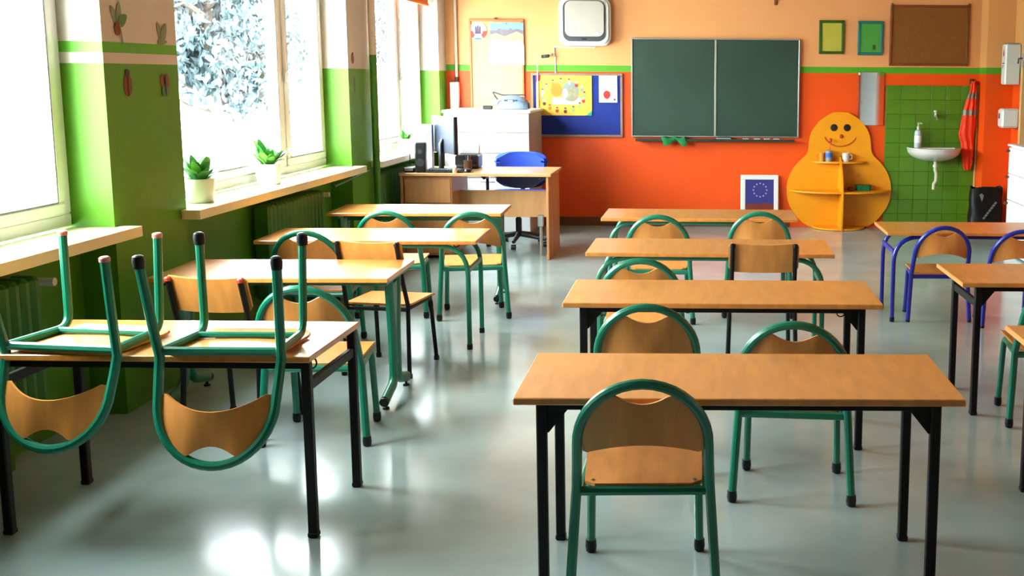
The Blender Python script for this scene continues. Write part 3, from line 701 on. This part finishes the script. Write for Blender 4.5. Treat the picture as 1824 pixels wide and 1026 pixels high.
lay(f, 1, [(-Wc/2, -.01), (Wc/2, -.01), (Wc/2, .13), (.10, .145), (.06, .135), (.04, .155), (.02, .135), (-.05, .14), (-.07, .155), (-.1, .13), (-Wc/2, .13)], 0)
lay(f, 2, [(-Wc/2, -.01), (Wc/2, -.01), (Wc/2, .09), (.1, .12), (.05, .1), (-.02, .07), (-.1, .1), (-Wc/2, .09)], 1)
lay(f, 3, [(-Wc/2, -.01), (Wc/2, -.01), (.12, .03), (.05, .02), (-.02, .04), (-.1, .035), (-Wc/2, .05)], 2)
f.build('photo_page', [m_skyp, m_mount, m_hill, m_pale], ca, smooth=0)
MB().box((-.002, -.0025, -.112), (Wc+.012, .004, .20), .001).build('month_page', m_paper, ca, smooth=0); MB().lathe([(.006, -.006), (.004, -.010)], (0, 0, .195), 8, 'y').build('pin', m_brown, ca)
em = thing('round_badge', 'round white red and blue badge with a dark ship on the cork board', 'badge', (-2.246, Y0-.018, 1.958)); f = MB(); R = .088
f.prism(ell(0, 0, R, n=28), .004, 'y')
arc = lambda a0, a1, r, n=10: [(r*math.cos(math.radians(a0+(a1-a0)*k/n)), r*math.sin(math.radians(a0+(a1-a0)*k/n))) for k in range(n+1)]
def lay2(m, p, k): f.m = m; f.prism(p, .0006, 'y', (0, -.004-.0006*k, 0))
lay2(1, arc(180, 235, R)+arc(235, 180, R*.55), 0); lay2(1, arc(305, 360, R)+arc(360, 305, R*.55), 0); lay2(2, arc(232, 308, R), 1)
for q in (-.02, 0, .02): lay2(3, [(q-.010, -.022), (q+.010, -.022), (q+.009, .045-abs(q)*.4), (q, .064-abs(q)*.6), (q-.008, .045-abs(q)*.4)], 2)
lay2(3, [(-.034, -.030), (.034, -.030), (.03, -.016), (-.03, -.016)], 3)
f.build('disc', [m_paper, m_red, m_bluep, m_violet], em, smooth=0)
pb = framed('pin_board', 'blue felt pin board in a grey brown frame', 'board', -1.724, -.80, .905, 1.545, .024, m_pinframe, m_felt, panel='felt_panel')
po = thing('children_poster', 'yellow poster of a ring of small figures on the blue board', 'poster', (-1.392, Y0-.021, 1.322)); f = MB(); PW, PH = .56, .40
f.prism([(-PW/2, -PH/2), (PW/2, -PH/2), (PW/2, PH/2), (-PW/2, PH/2)], .002, 'y'); f.v = [(x, y, z) for x, y, z in f.v]
pl = [m_yellow, m_red, m_teal, m_grey, m_orangep, m_pale, m_skin, m_brown, m_ltgreen, m_paper, m_hill]
def L3(m, p, k): f.m = m; f.prism(p, .0005, 'y', (0, -.002-.0005*k, 0))
L3(1, [(-PW/2, PH/2), (-PW/2, PH/2-.07), (-PW/2+.04, PH/2-.05), (-PW/2+.05, PH/2)], 0); L3(2, [(PW/2, -PH/2), (PW/2, -PH/2+.05), (PW/2-.06, -PH/2)], 0)
L3(9, [(-.12, -.09), (.17, -.09), (.17, -.02), (-.12, -.02)], 0); L3(4, ell(-.075, .055, .06, .07, 14), 1); L3(3, ell(.065, .04, .085, .10, 18), 1); L3(10, ell(.085, .01, .06, .07, 14), 2)
L3(5, ell(.01, .02, .03, .05, 12), 3)
rnd = random.Random(2)
for k in range(16):
    a = 2*PI*k/16+.1; cx, cz = .215*math.cos(a)-.01, .148*math.sin(a); c = rnd.choice([8, 3, 1, 7, 5, 8, 4, 7])
    L3(c, ell(cx, cz-.012, .017, .02, 8), 3); L3(6, ell(cx, cz+.012, .012, .013, 8), 4); L3(rnd.choice([7, 7, 9, 1]), ell(cx, cz+.021, .012, .007, 8), 5)
f.build('print', pl, po, smooth=0)
bs = thing('balloon_sheet', 'white sheet with a red balloon pinned on the blue board', 'paper', (-.948, Y0-.021, 1.392)); f = MB()
f.prism([(-.092, -.137), (.092, -.137), (.092, .137), (-.092, .137)], .002, 'y'); f.m = 1
f.prism([(.0+.036*math.sin(t), -.055+.036*math.cos(t)*(1 if math.cos(t) > 0 else 1.3)) for t in [-2*PI*k/18 for k in range(18)]], .0006, 'y', (-.012, -.002, 0)); f.prism([(-.018, -.112), (-.006, -.112), (-.012, -.1)], .0006, 'y', (0, -.002, 0)); f.m = 2; f.prism([(.058, -.118), (.074, -.118), (.074, -.098), (.058, -.098)], .0006, 'y', (0, -.002, 0))
f.build('sheet', [m_paper, m_red, m_violet], bs, smooth=0)

au = thing('air_purifier', 'white rounded wall unit with a silver front panel in a dark ring', 'air purifier', (-1.172, Y0, 2.05))
MB().prism(rrect(.515, .47, .085, 6), .09, 'y').build('housing', m_plast, au); MB().prism(rrect(.475, .44, .08, 6), .035, 'y', (0, -.09, 0)).build('shell', m_plast, au)
MB().prism(rrect(.42, .40, .075, 6, (0, .008)), .012, 'y', (0, -.125, 0)).build('dark_ring', m_darkgrey, au)
MB().prism(rrect(.385, .345, .06, 6, (.003, .028)), .012, 'y', (0, -.135, 0)).build('front_panel', m_silver, au)
MB().box((.115, -.148, -.118), (.05, .002, .018)).build('badge', m_paper, au, smooth=0); MB().box((.0, -.1385, -.170), (.05, .004, .012), .002).build('sensor_window', m_blackpl, au, smooth=0)
se = thing('camera_sensor', 'small black sensor on a white bracket left of the wall unit', 'sensor', (-1.565, Y0, 1.71)); MB().box((0, -.10, .0), (.075, .06, .032), .006, (0, -.12, 0)).build('body', m_blackpl, se, smooth=0); MB().tube([(.045, 0, .02), (.045, -.08, .012)], .014, 8).build('bracket', m_plast, se); MB().lathe([(.012, -.135), (.008, -.13)], (-.005, 0, 0), 10, 'y').build('lens', m_darkgrey, se)
tag(MB().box((-1.285, Y0-.007, 1.803), (.42, .014, .012), .003).box((-1.49, Y0-.007, 1.755), (.012, .014, .09), .003).build('cable_channel', m_plast, smooth=0), 'thin white cable channel below the white wall unit', 'cable channel')
tag(MB().box((-1.478, Y0-.004, 1.59), (.008, .008, .24)).box((-1.655, Y0-.036, 1.40), (.008, .012, .45)).build('hanging_cable', m_plast, smooth=0), 'thin white cables hanging down across the blue pin board', 'cable')
tr = thing('cable_trunking', 'upright white trunking box with a pipe to the ceiling, in the left corner', 'trunking', (-2.488, Y0, 0)); MB().box((0, -.04, 1.10), (.085, .08, .70), .006).build('box', m_plast, tr, smooth=0); MB().tube([(.02, -.03, 1.45), (.02, -.03, ZC)], .014, 8).build('pipe', m_plain, tr); MB().tube([(.02, -.03, 1.448), (.02, -.03, 1.50)], .019, 10).build('coupling', m_brown, tr)
tag(MB().box((.727, Y0-.012, 2.36), (.028, .024, .26), .004).build('wooden_strip', m_framedark, smooth=0), 'dark brown wooden strip hanging high above the chalkboard', 'strip')

cbk = thing('chalkboard', 'wide green chalkboard of two panels in an aluminium frame', 'chalkboard', (.133, Y0, 1.405)); W, H = 1.69, .985; fw = .014
for sx in (-1, 1):
    MB().box((sx*(W/4-.004), -.03, 0), (W/2-.026, .022, H-2*fw), .002).build('board_panel', m_board, cbk, smooth=0)
f = MB()
for z in (-1, 1): f.box((0, -.030, z*(H/2-fw/2)), (W, .042, fw), .003)
for x in (-1, 1): f.box((x*(W/2-fw/2), -.030, 0), (fw, .042, H-2*fw), .003)
f.build('frame', m_chrome, cbk, smooth=0); MB().box((0, -.034, 0), (.020, .03, H-2*fw), .003).build('centre_post', m_boardfr, cbk, smooth=0)
MB().box((0, -.008, 0), (W-.02, .016, H-.02)).build('backing', m_boardtray, cbk, smooth=0)
ty = MB().box((0, -.075, -H/2-.033), (W-.09, .105, .012), .003).box((0, -.125, -H/2-.026), (W-.09, .008, .026), .002); ty.build('chalk_tray', m_boardtray, cbk, smooth=0)
ZTR = 1.405-H/2-.027
er = thing('board_eraser', 'grey board eraser on the chalk tray below the middle post', 'eraser', (.22, Y0-.075, ZTR+.002)); MB().box((0, 0, .012), (.15, .05, .022), .004).build('felt', m_greyplast, er, smooth=0); MB().box((0, 0, .029), (.14, .035, .012), .004).build('back', m_darkgrey, er, smooth=0)
for k, (x, lab) in enumerate(((.44, 'short stick of chalk nearest the grey eraser'), (.555, 'white chalk stick, second along from the grey eraser'), (.655, 'white chalk stick, third along from the grey eraser'), (.75, 'white chalk stick at the right end of the chalk tray'))):
    tag(MB().tube([(x-.03, Y0-.085, ZTR+.010), (x+.03, Y0-.08, ZTR+.010)], .009, 8).build('chalk_stick', m_chalk), lab, 'chalk', 'chalk on the tray')
MBc = MB(); MBc.grid(lambda u, v: (-.285-.11+.23*u+.012*math.sin(v*9), Y0-.060-.075*min(1, v*1.6)-.012*math.sin(u*9)*v, ZTR+.022-(max(0, v-.55)*(.12+.07*math.sin(u*7+1)))+.008*math.sin(u*14)), 22, 12, .006)
tag(MBc.build('board_cloth', m_cloth, smooth=80), 'crumpled green cloth hanging over the chalk tray', 'cloth')
f1 = framed('picture_frame', 'small dark green frame with a yellow certificate beside the chalkboard', 'picture', 1.166, 1.418, 1.752, 2.085, .028, m_frgreen, m_certy, panel='certificate')
f2 = framed('picture_frame', 'small teal frame with a green certificate left of the brown cork board', 'picture', 1.554, 1.808, 1.742, 2.080, .028, m_frteal, m_certg, panel='certificate')
MB().box((.04, -.0145, -.09), (.03, .001, .05)).build('seal_print', m_frgreen, f2, smooth=0)
ck = framed('cork_board', 'empty brown cork board in a dark wooden frame at upper right', 'board', 1.873, 2.668, 1.640, 2.240, .026, m_framedark, m_corkdark, panel='cork_panel')
for x in (-.385, .385): MB().box((x, -.02, .307), (.018, .03, .018), .003).build('corner_clip', m_framedark, ck, smooth=0)
mi = thing('wall_mirror', 'tall narrow wall mirror between the chick shelf and the sink', 'mirror', (1.706, Y0, 1.308)); MB().box((0, -.006, 0), (.262, .012, .535), .002).build('backing', m_darkgrey, mi, smooth=0); MB().box((0, -.0135, 0), (.256, .003, .529)).build('glass', m_mirror, mi, smooth=0)
for z in (-.25, .25): MB().box((-.125, -.014, z), (.02, .01, .025), .003).build('clip', m_plast, mi, smooth=0)
fl = thing('flag_picture', 'white-framed picture of a blue flag with a ring of stars, leaning on the orange wall', 'picture', (.590, Y0-.115, .0)); fl.rotation_euler = (-.16, 0, 0)
f = MB().box((0, 0, .515), (.385, .022, .05), .005).box((0, 0, .025), (.385, .022, .05), .005).box((-.1675, 0, .27), (.05, .022, .44), .005).box((.1675, 0, .27), (.05, .022, .44), .005); f.build('frame', m_plast, fl, smooth=0)
f = MB().box((0, -.002, .27), (.29, .012, .445)); f.m = 1
for k in range(12):
    a = 2*PI*k/12; cx, cz = .005+.068*math.cos(a), .385+.068*math.sin(a)
    f.prism([(cx+(.0115 if i % 2 == 0 else .005)*math.sin(-PI*i/5), cz+(.0115 if i % 2 == 0 else .005)*math.cos(PI*i/5)) for i in range(10)], .001, 'y', (0, -.008, 0))
f.m = 2; f.prism([(-.144, .05), (.144, .05), (.144, .245), (.06, .26), (.0, .248), (-.144, .245)], .001, 'y', (0, -.008, 0)); f.build('print', [m_navy, m_star, m_maroon], fl, smooth=0)

# ------------------------------------------------------------------ smiling shelf
S = 1/751
out = [(0, 65), (60, 70), (115, 100), (160, 136), (195, 180), (219, 220), (230, 260), (236, 300), (238, 340), (242, 366), (258, 395), (285, 420), (315, 450), (350, 492), (375, 540), (393, 590), (400, 640), (398, 690), (390, 740), (372, 790), (345, 830), (313, 873), (275, 910), (235, 935), (195, 948)]
poly = [(x*S, (948-y)*S) for x, y in out] + [(-x*S, (948-y)*S) for x, y in out[1:][::-1]]
DX = 1.398
dk = thing('smiling_shelf', 'yellow pear-shaped shelf unit with a smiling face against the orange wall', 'shelf', (DX, YB-.022, 0))
MB().prism(poly[::-1] if False else poly[::-1], .018, 'y').build('back_board', m_duck, dk, smooth=0)
prof = [(-.018, .002), (-.315, .002), (-.335, .15), (-.345, .32), (-.325, .45), (-.26, .57), (-.15, .68), (-.07, .725), (-.018, .735)]
MB().prism(prof, .018, 'x', (-.009, 0, 0)).build('divider', m_duck, dk, smooth=0)
def half_shelf(s, rx, ry, z):
    p = [(s*.009, -.018)] + [(s*(.009+(rx-.009)*math.sin(t)), -.018-(ry-.018)*math.cos(t)) for t in [PI/2*k/12 for k in range(13)]]
    if s > 0: p = [p[0]]+p[1:]
    MB().prism(p if s > 0 else p[::-1], .016, 'z', (0, 0, z)).build('shelf_board', m_duck, dk, smooth=0)
for s in (-1, 1):
    half_shelf(s, .275, .155, .665); half_shelf(s, .50, .325, .375); half_shelf(s, .27, .30, .004)
for cx in (-.064, .069): MB().lathe([(.036, -.0185), (.036, -.021), (.030, -.023)], (cx, 0, 1.018), 20, 'y').build('eye', m_eye, dk)
MB().lathe([(.022, -.0185), (.020, -.024), (.008, -.03)], (.012, 0, .930), 16, 'y').build('nose', m_nose, dk)
MB().tube([(.0+.165*math.sin(a), -.020, .945-.135*math.cos(a)+.02) for a in [-1.25+2.5*k/20 for k in range(21)]], .008, 6).build('mouth', m_mouth, dk)
zs = .681
jg = thing('grey_jug', 'grey and blue beaker holding sticks on the top left of the smiling shelf', 'beaker', (DX-.115, YB-.10, zs)); MB().lathe([(.034, 0), (.036, .11), (.031, .112), (.029, .006)], (0, 0, 0), 16).build('body', m_greyplast, jg); MB().lathe([(.0368, .04), (.0372, .085)], (0, 0, 0), 16).build('blue_band', m_bluep, jg); MB().tube([(.005, 0, .01), (.012, 0, .215)], .004, 6).build('stick', m_red, jg); MB().lathe([(.004, .19), (.016, .20), (.016, .225), (.004, .235)], (.012, 0, 0), 8).build('stick_top', m_red, jg)
oj = thing('orange_cup', 'small orange cup on the far left of the smiling shelf', 'cup', (DX-.185, YB-.085, zs)); MB().lathe([(.026, 0), (.03, .085), (.026, .086), (.023, .006)], (0, 0, 0), 16).build('body', m_orangep, oj); MB().tube([(-.028, 0, .07), (-.05, 0, .06), (-.048, 0, .03), (-.026, 0, .02)], .005, 6).build('handle', m_orangep, oj)
wc = thing('white_mug', 'white mug on the top right of the smiling shelf', 'mug', (DX+.055, YB-.105, zs)); MB().lathe([(.034, 0), (.038, .085), (.034, .087), (.031, .006)], (0, 0, 0), 18).build('body', m_ceramic, wc); MB().tube([(.036, 0, .07), (.062, 0, .062), (.06, 0, .03), (.034, 0, .02)], .006, 6).build('handle', m_ceramic, wc)
gb = thing('green_basket', 'low green basket on the right middle shelf of the smiling shelf', 'basket', (DX+.235, YB-.13, .391)); MB().prism(rrect(.15, .10, .03), .05, 'z').build('tub', m_cloth, gb); MB().prism(rrect(.16, .11, .035), .008, 'z', (0, 0, .05)).build('rim', m_frgreen, gb)
rb = thing('red_block', 'small dark red block left of the green basket on the shelf', 'block', (DX+.105, YB-.16, .391)); MB().box((0, 0, .018), (.06, .06, .036), .006).build('body', m_maroon, rb, smooth=0); MB().box((0, 0, .038), (.045, .045, .004), .002).build('lid', m_red, rb, smooth=0)

# ------------------------------------------------------------------ sink corner
sk = thing('wash_basin', 'white ceramic wash basin on the green tiled wall', 'sink', (2.345, YB-.018, .80))
def basin(u, v):
    a = PI*u; rx, ry = .262, .40
    k = math.sin(min(1, v)*PI/2); s = .35+.65*k
    return (-rx*s*math.cos(a), -ry*s*math.sin(a)**.8-.001, -.11+.12*v**1.5)
bm = MB(); bm.grid(basin, 24, 8, .018)
bm.build('bowl', m_ceramic, sk)
f = MB(); n = 24; ring = [(-.265*math.cos(PI*k/n), -.41*math.sin(PI*k/n)**.8) for k in range(n+1)]; rin = [(-.19*math.cos(PI*k/n), -.09-.26*math.sin(PI*k/n)**.8) for k in range(n+1)]
V = [(x, y, z) for z in (.012, .026) for (x, y) in ring+rin]; K = n+1; F = []
for k in range(n): F += [(2*K+k, 2*K+k+1, 3*K+k+1, 3*K+k), (k+1, k, K+k, K+k+1), (k, k+1, 2*K+k+1, 2*K+k), (K+k+1, K+k, 3*K+k, 3*K+k+1)]
f.add(V, F); f.box((0, -.05, .019), (.50, .09, .014)); f.build('rim', m_ceramic, sk)
MB().tube(fillet([(0, -.15, -.10), (0, -.15, -.20), (.012, -.15, -.22), (.012, -.15, -.31), (-.01, -.15, -.33), (-.01, -.15, -.39)], .02, 4), .017, 10).build('drain_pipe', m_pipe, sk)
MB().lathe([(.024, -.14), (.026, -.165)], (0, -.15, 0), 12).build('trap_nut', m_pipe, sk)
for s in (-1, 1): MB().box((s*.22, -.03, -.03), (.03, .05, .04), .006).build('bracket', m_darkgrey, sk, smooth=0)
tp = thing('wall_tap', 'small chrome wall tap above the wash basin', 'tap', (2.352, YB-.018, 1.14)); MB().tube([(0, 0, 0), (0, -.05, 0)], .014, 10).tube(fillet([(0, -.05, 0), (0, -.10, .0), (0, -.14, -.04)], .03), .009, 8).build('spout', m_chrome, tp); MB().lathe([(.012, .0), (.012, .03), (.022, .034), (.018, .052)], (0, -.045, .006), 12).build('handle', m_pipe, tp)
sb_ = thing('soap_bottle', 'white pump soap bottle on the left of the wash basin', 'bottle', (2.175, YB-.10, .826)); MB().lathe([(.034, 0), (.037, .01), (.037, .15), (.03, .17), (.014, .178), (.014, .195)], (0, 0, 0), 18).build('body', m_bottle, sb_); MB().lathe([(.0376, .05), (.0378, .12)], (0, 0, 0), 18).build('label', m_paper, sb_)
MB().lathe([(.015, .193), (.015, .212), (.006, .216), (.006, .24)], (0, 0, 0), 12).tube([(-.01, -.0, .243), (.03, -.0, .243), (.036, -.0, .236)], .007, 8).build('pump', m_pipe, sb_)
ve = thing('safety_vest', 'fluorescent orange safety vest with grey bands hanging by the sink', 'vest', (2.69, YB-.05, 0))
pr_ = [(1.49, .015, .055), (1.40, .0, .068), (1.30, -.035, .068), (1.20, -.06, .07), (1.10, -.075, .07), (1.0, -.09, .065), (.95, -.105, .06), (.90, -.075, .06), (.80, -.065, .06), (.70, -.055, .058), (.63, -.045, .05), (.60, -.03, .035)]
def prof_at(z):
    for (a, b) in zip(pr_, pr_[1:]):
        if a[0] >= z >= b[0]:
            t = (a[0]-z)/(a[0]-b[0]); return a[1]+(b[1]-a[1])*t, a[2]+(b[2]-a[2])*t
    return pr_[-1][1:]
def vest_pt(z0, z1, off):
    def fn(u, v):
        z = z0+(z1-z0)*v; l, r = prof_at(z); t = u*2*PI; x = (l+r)/2+(r-l)/2*math.cos(t)*(1+off); y = (.028+.012*math.sin(7*t+z*9))*math.sin(t)*(1+off*3)+.004*math.sin(z*23)
        return (x, -.0+y, z)
    return fn
for z0, z1 in ((.60, 1.20-.045), (1.20, 1.325), (1.37, 1.49)): MB().grid(vest_pt(z0, z1, 0), 28, 12, 0).build('cloth_panel', m_vest, ve, smooth=70)
for z0, z1 in ((1.15, 1.205), (1.32, 1.375)): MB().grid(vest_pt(z0, z1, .03), 28, 3, 0).build('reflective_band', m_reflect, ve, smooth=70)
hk = thing('coat_hook', 'small dark coat hook above the orange vest', 'hook', (2.715, YB-.001, 1.49)); MB().box((0, -.004, .0), (.05, .008, .05), .002).build('plate', m_framedark, hk, smooth=0); MB().tube(fillet([(0, -.005, .005), (0, -.06, -.005), (0, -.07, .02)], .012), .005, 8).build('peg', m_black, hk)
bg_ = thing('rubbish_bag', 'black plastic bag with grey print standing between sink and white drawers', 'bag', (2.80, 10.82, 0))
def bagf(u, v):
    t = 2*PI*u; w_ = .165*(1-.06*v); d_ = .11*(1-.45*v); c, s = math.cos(t), math.sin(t)
    x = w_*(abs(c)**.5)*(1 if c > 0 else -1)*(1+.03*math.sin(v*14+u*20)); y = d_*(abs(s)**.5)*(1 if s > 0 else -1)*(1+.05*math.sin(v*11+u*31))
    return (x, y, .005+.455*v+.012*math.sin(t*3)*v)
MB().grid(bagf, 40, 14, 0).add([(0, 0, .44)], []).build('sack', m_bag, bg_, smooth=60)
MB().prism(rrect(.29, .11, .03), .01, 'z', (0, 0, .43)).build('folded_top', m_bag, bg_, smooth=0)
f = MB(); f.prism([(-.075, .40), (-.045, .40-.07), (-.03, .39), (-.05, .412)][::-1], .002, 'y', (-.02, -.117, 0))
for k in range(7):
    x, z = -.055+.019*k, .165+.024*k; f.prism([(x, z), (x+.018, z-.010), (x+.034, z+.008), (x+.016, z+.020)], .002, 'y', (0, -.112+.005*k, 0))
f.build('print', m_bagprint, bg_, smooth=0)

dr = thing('white_drawer_unit', 'white drawer unit with small dark knobs by the right wall', 'drawers', (2.865, 9.22, 0))
MB().box((.01, 0, .475), (.33, .92, .93), .004).build('carcass', m_white, dr, smooth=0); MB().box((0, 0, .946), (.37, .94, .018), .003).build('top', m_white, dr, smooth=0)
for k in range(4):
    q = MB().box((-.164, 0, .125+.229*k), (.02, .912, .223), .003).build('drawer', m_white, dr, smooth=0)
    MB().lathe([(.010, -.0), (.010, -.018), (.014, -.020), (.014, -.030)][::-1], (-.174, .43, .125+.229*k+.085), 10, 'x').build('knob', m_brown, q)
td1 = thing('towel_dispenser', 'tall white dispenser with a red drop mark at the right corner', 'dispenser', (XR-.001, 10.80, 1.655)); MB().box((-.075, 0, 0), (.15, .14, .385), .012).build('housing', m_plast, td1, smooth=0); MB().box((-.08, -.01, .197), (.10, .10, .012), .004).build('lid', m_greyplast, td1, smooth=0)
f = MB(); f.prism([(.0+.02*math.sin(t), .0+.026*math.cos(t)) for t in [2*PI*k/14 for k in range(14)]], .0015, 'x', (-.1515, .0, .10)); f.prism([(-.014, .115), (.014, .115), (0, .15)], .0015, 'x', (-.1515, 0, 0)); f.build('drop_mark', m_red, td1, smooth=0)
f = MB(); f.box((-.151, 0, .01), (.002, .06, .012)).box((-.151, .01, -.012), (.002, .04, .01)).box((-.151, .015, -.03), (.002, .02, .014)); f.build('lettering', m_darkgrey, td1, smooth=0)
td2 = thing('wall_dispenser', 'small square white dispenser low on the right corner wall', 'dispenser', (XR-.001, 10.77, 1.14)); MB().box((-.085, 0, 0), (.17, .16, .185), .018).build('housing', m_plast, td2, smooth=0); MB().box((-.171, .02, .02), (.003, .05, .05), .001).build('sensor_window', m_darkgrey, td2, smooth=0); MB().box((-.06, 0, -.093), (.06, .08, .006)).build('outlet', m_darkgrey, td2, smooth=0)
wb = thing('wall_bracket', 'small grey metal bracket on the right wall beside the tall dispenser', 'bracket', (XR-.001, 10.55, 1.69)); wb.location.y = 10.60; MB().box((-.012, 0, 0), (.024, .05, .13), .004).build('plate', m_greyplast, wb, smooth=0); MB().tube([(-.02, 0, .02), (-.06, 0, .02), (-.065, 0, -.03)], .008, 8).build('arm', m_darkgrey, wb)

# ------------------------------------------------------------------ window sill plants and blind
def leaf_mesh(L, W, bend):
    def fn(u, v):
        w_ = W*math.sin(PI*min(1, (.08+.92*v)))**.7*(1-.25*v); x = (2*u-1)*w_
        return (x, bend*v*v*L, L*v*(1-.25*bend*v)-.0+abs(2*u-1)*.18*w_)
    return MB().grid(fn, 4, 9, .0015)
def potted(name, label, x, y, r, h, n, seed, Ls, tilt0):
    rnd = random.Random(seed); t = thing(name, label, 'potted plant', (x, y, WZ0+.001), 0, 'plants on the window sills')
    MB().lathe([(r*.86, 0), (r*.90, .006), (r, h*.96), (r, h), (r*.92, h), (r*.90, h*.85)], (0, 0, 0), 26).build('pot', m_pot, t)
    MB().lathe([(r*.90, h*.80), (r*.90, h*.86), (.01, h*.88)], (0, 0, 0), 18).build('soil', m_soil, t)
    mbs = [leaf_mesh(1, .20, .22), leaf_mesh(1, .16, .4)]; first = []
    for k in range(n):
        a = 2*PI*k/n*2.4+rnd.random()*.6; q = rnd.random(); tl = tilt0*(.08+.62*q); L = Ls*(.65+.5*rnd.random())
        kind = k % 2
        if len(first) < 2: o = mbs[kind].build('leaf', (m_leaf, m_leaf2)[kind], t, smooth=60); first.append(o)
        else: o = first[kind].copy(); COL.objects.link(o); o.parent = t
        o.scale = (L, L, L); o.location = (.02*math.cos(a), .02*math.sin(a), h*.86); o.rotation_euler = (-tl, 0, a-PI/2)
potted('potted_succulent', 'white pot with a dark green spiky plant at the near end of the sill', -2.635, 5.775, .075, .125, 38, 11, .15, 1.25)
potted('potted_sansevieria', 'white pot with a tufted green plant in the middle of the sill', -2.66, 6.76, .075, .125, 38, 23, .18, 1.0)
potted('potted_succulent', 'small leafy plant in a white pot on the far window sill', -2.66, 9.95, .075, .10, 18, 31, .10, 1.15)
rl = thing('roller_blind', 'orange roller blind pulled up at the far window', 'blind', (-2.66, 9.80, 2.19)); MB().box((0, 0, .055), (.004, 2.18, .11)).build('fabric', m_blind, rl, smooth=0); MB().box((0, 0, 0), (.018, 2.20, .024), .004).build('bottom_bar', m_blind, rl, smooth=0); MB().tube([(0, -1.1, .12), (0, 1.1, .12)], .028, 12).build('roller', m_plast, rl)
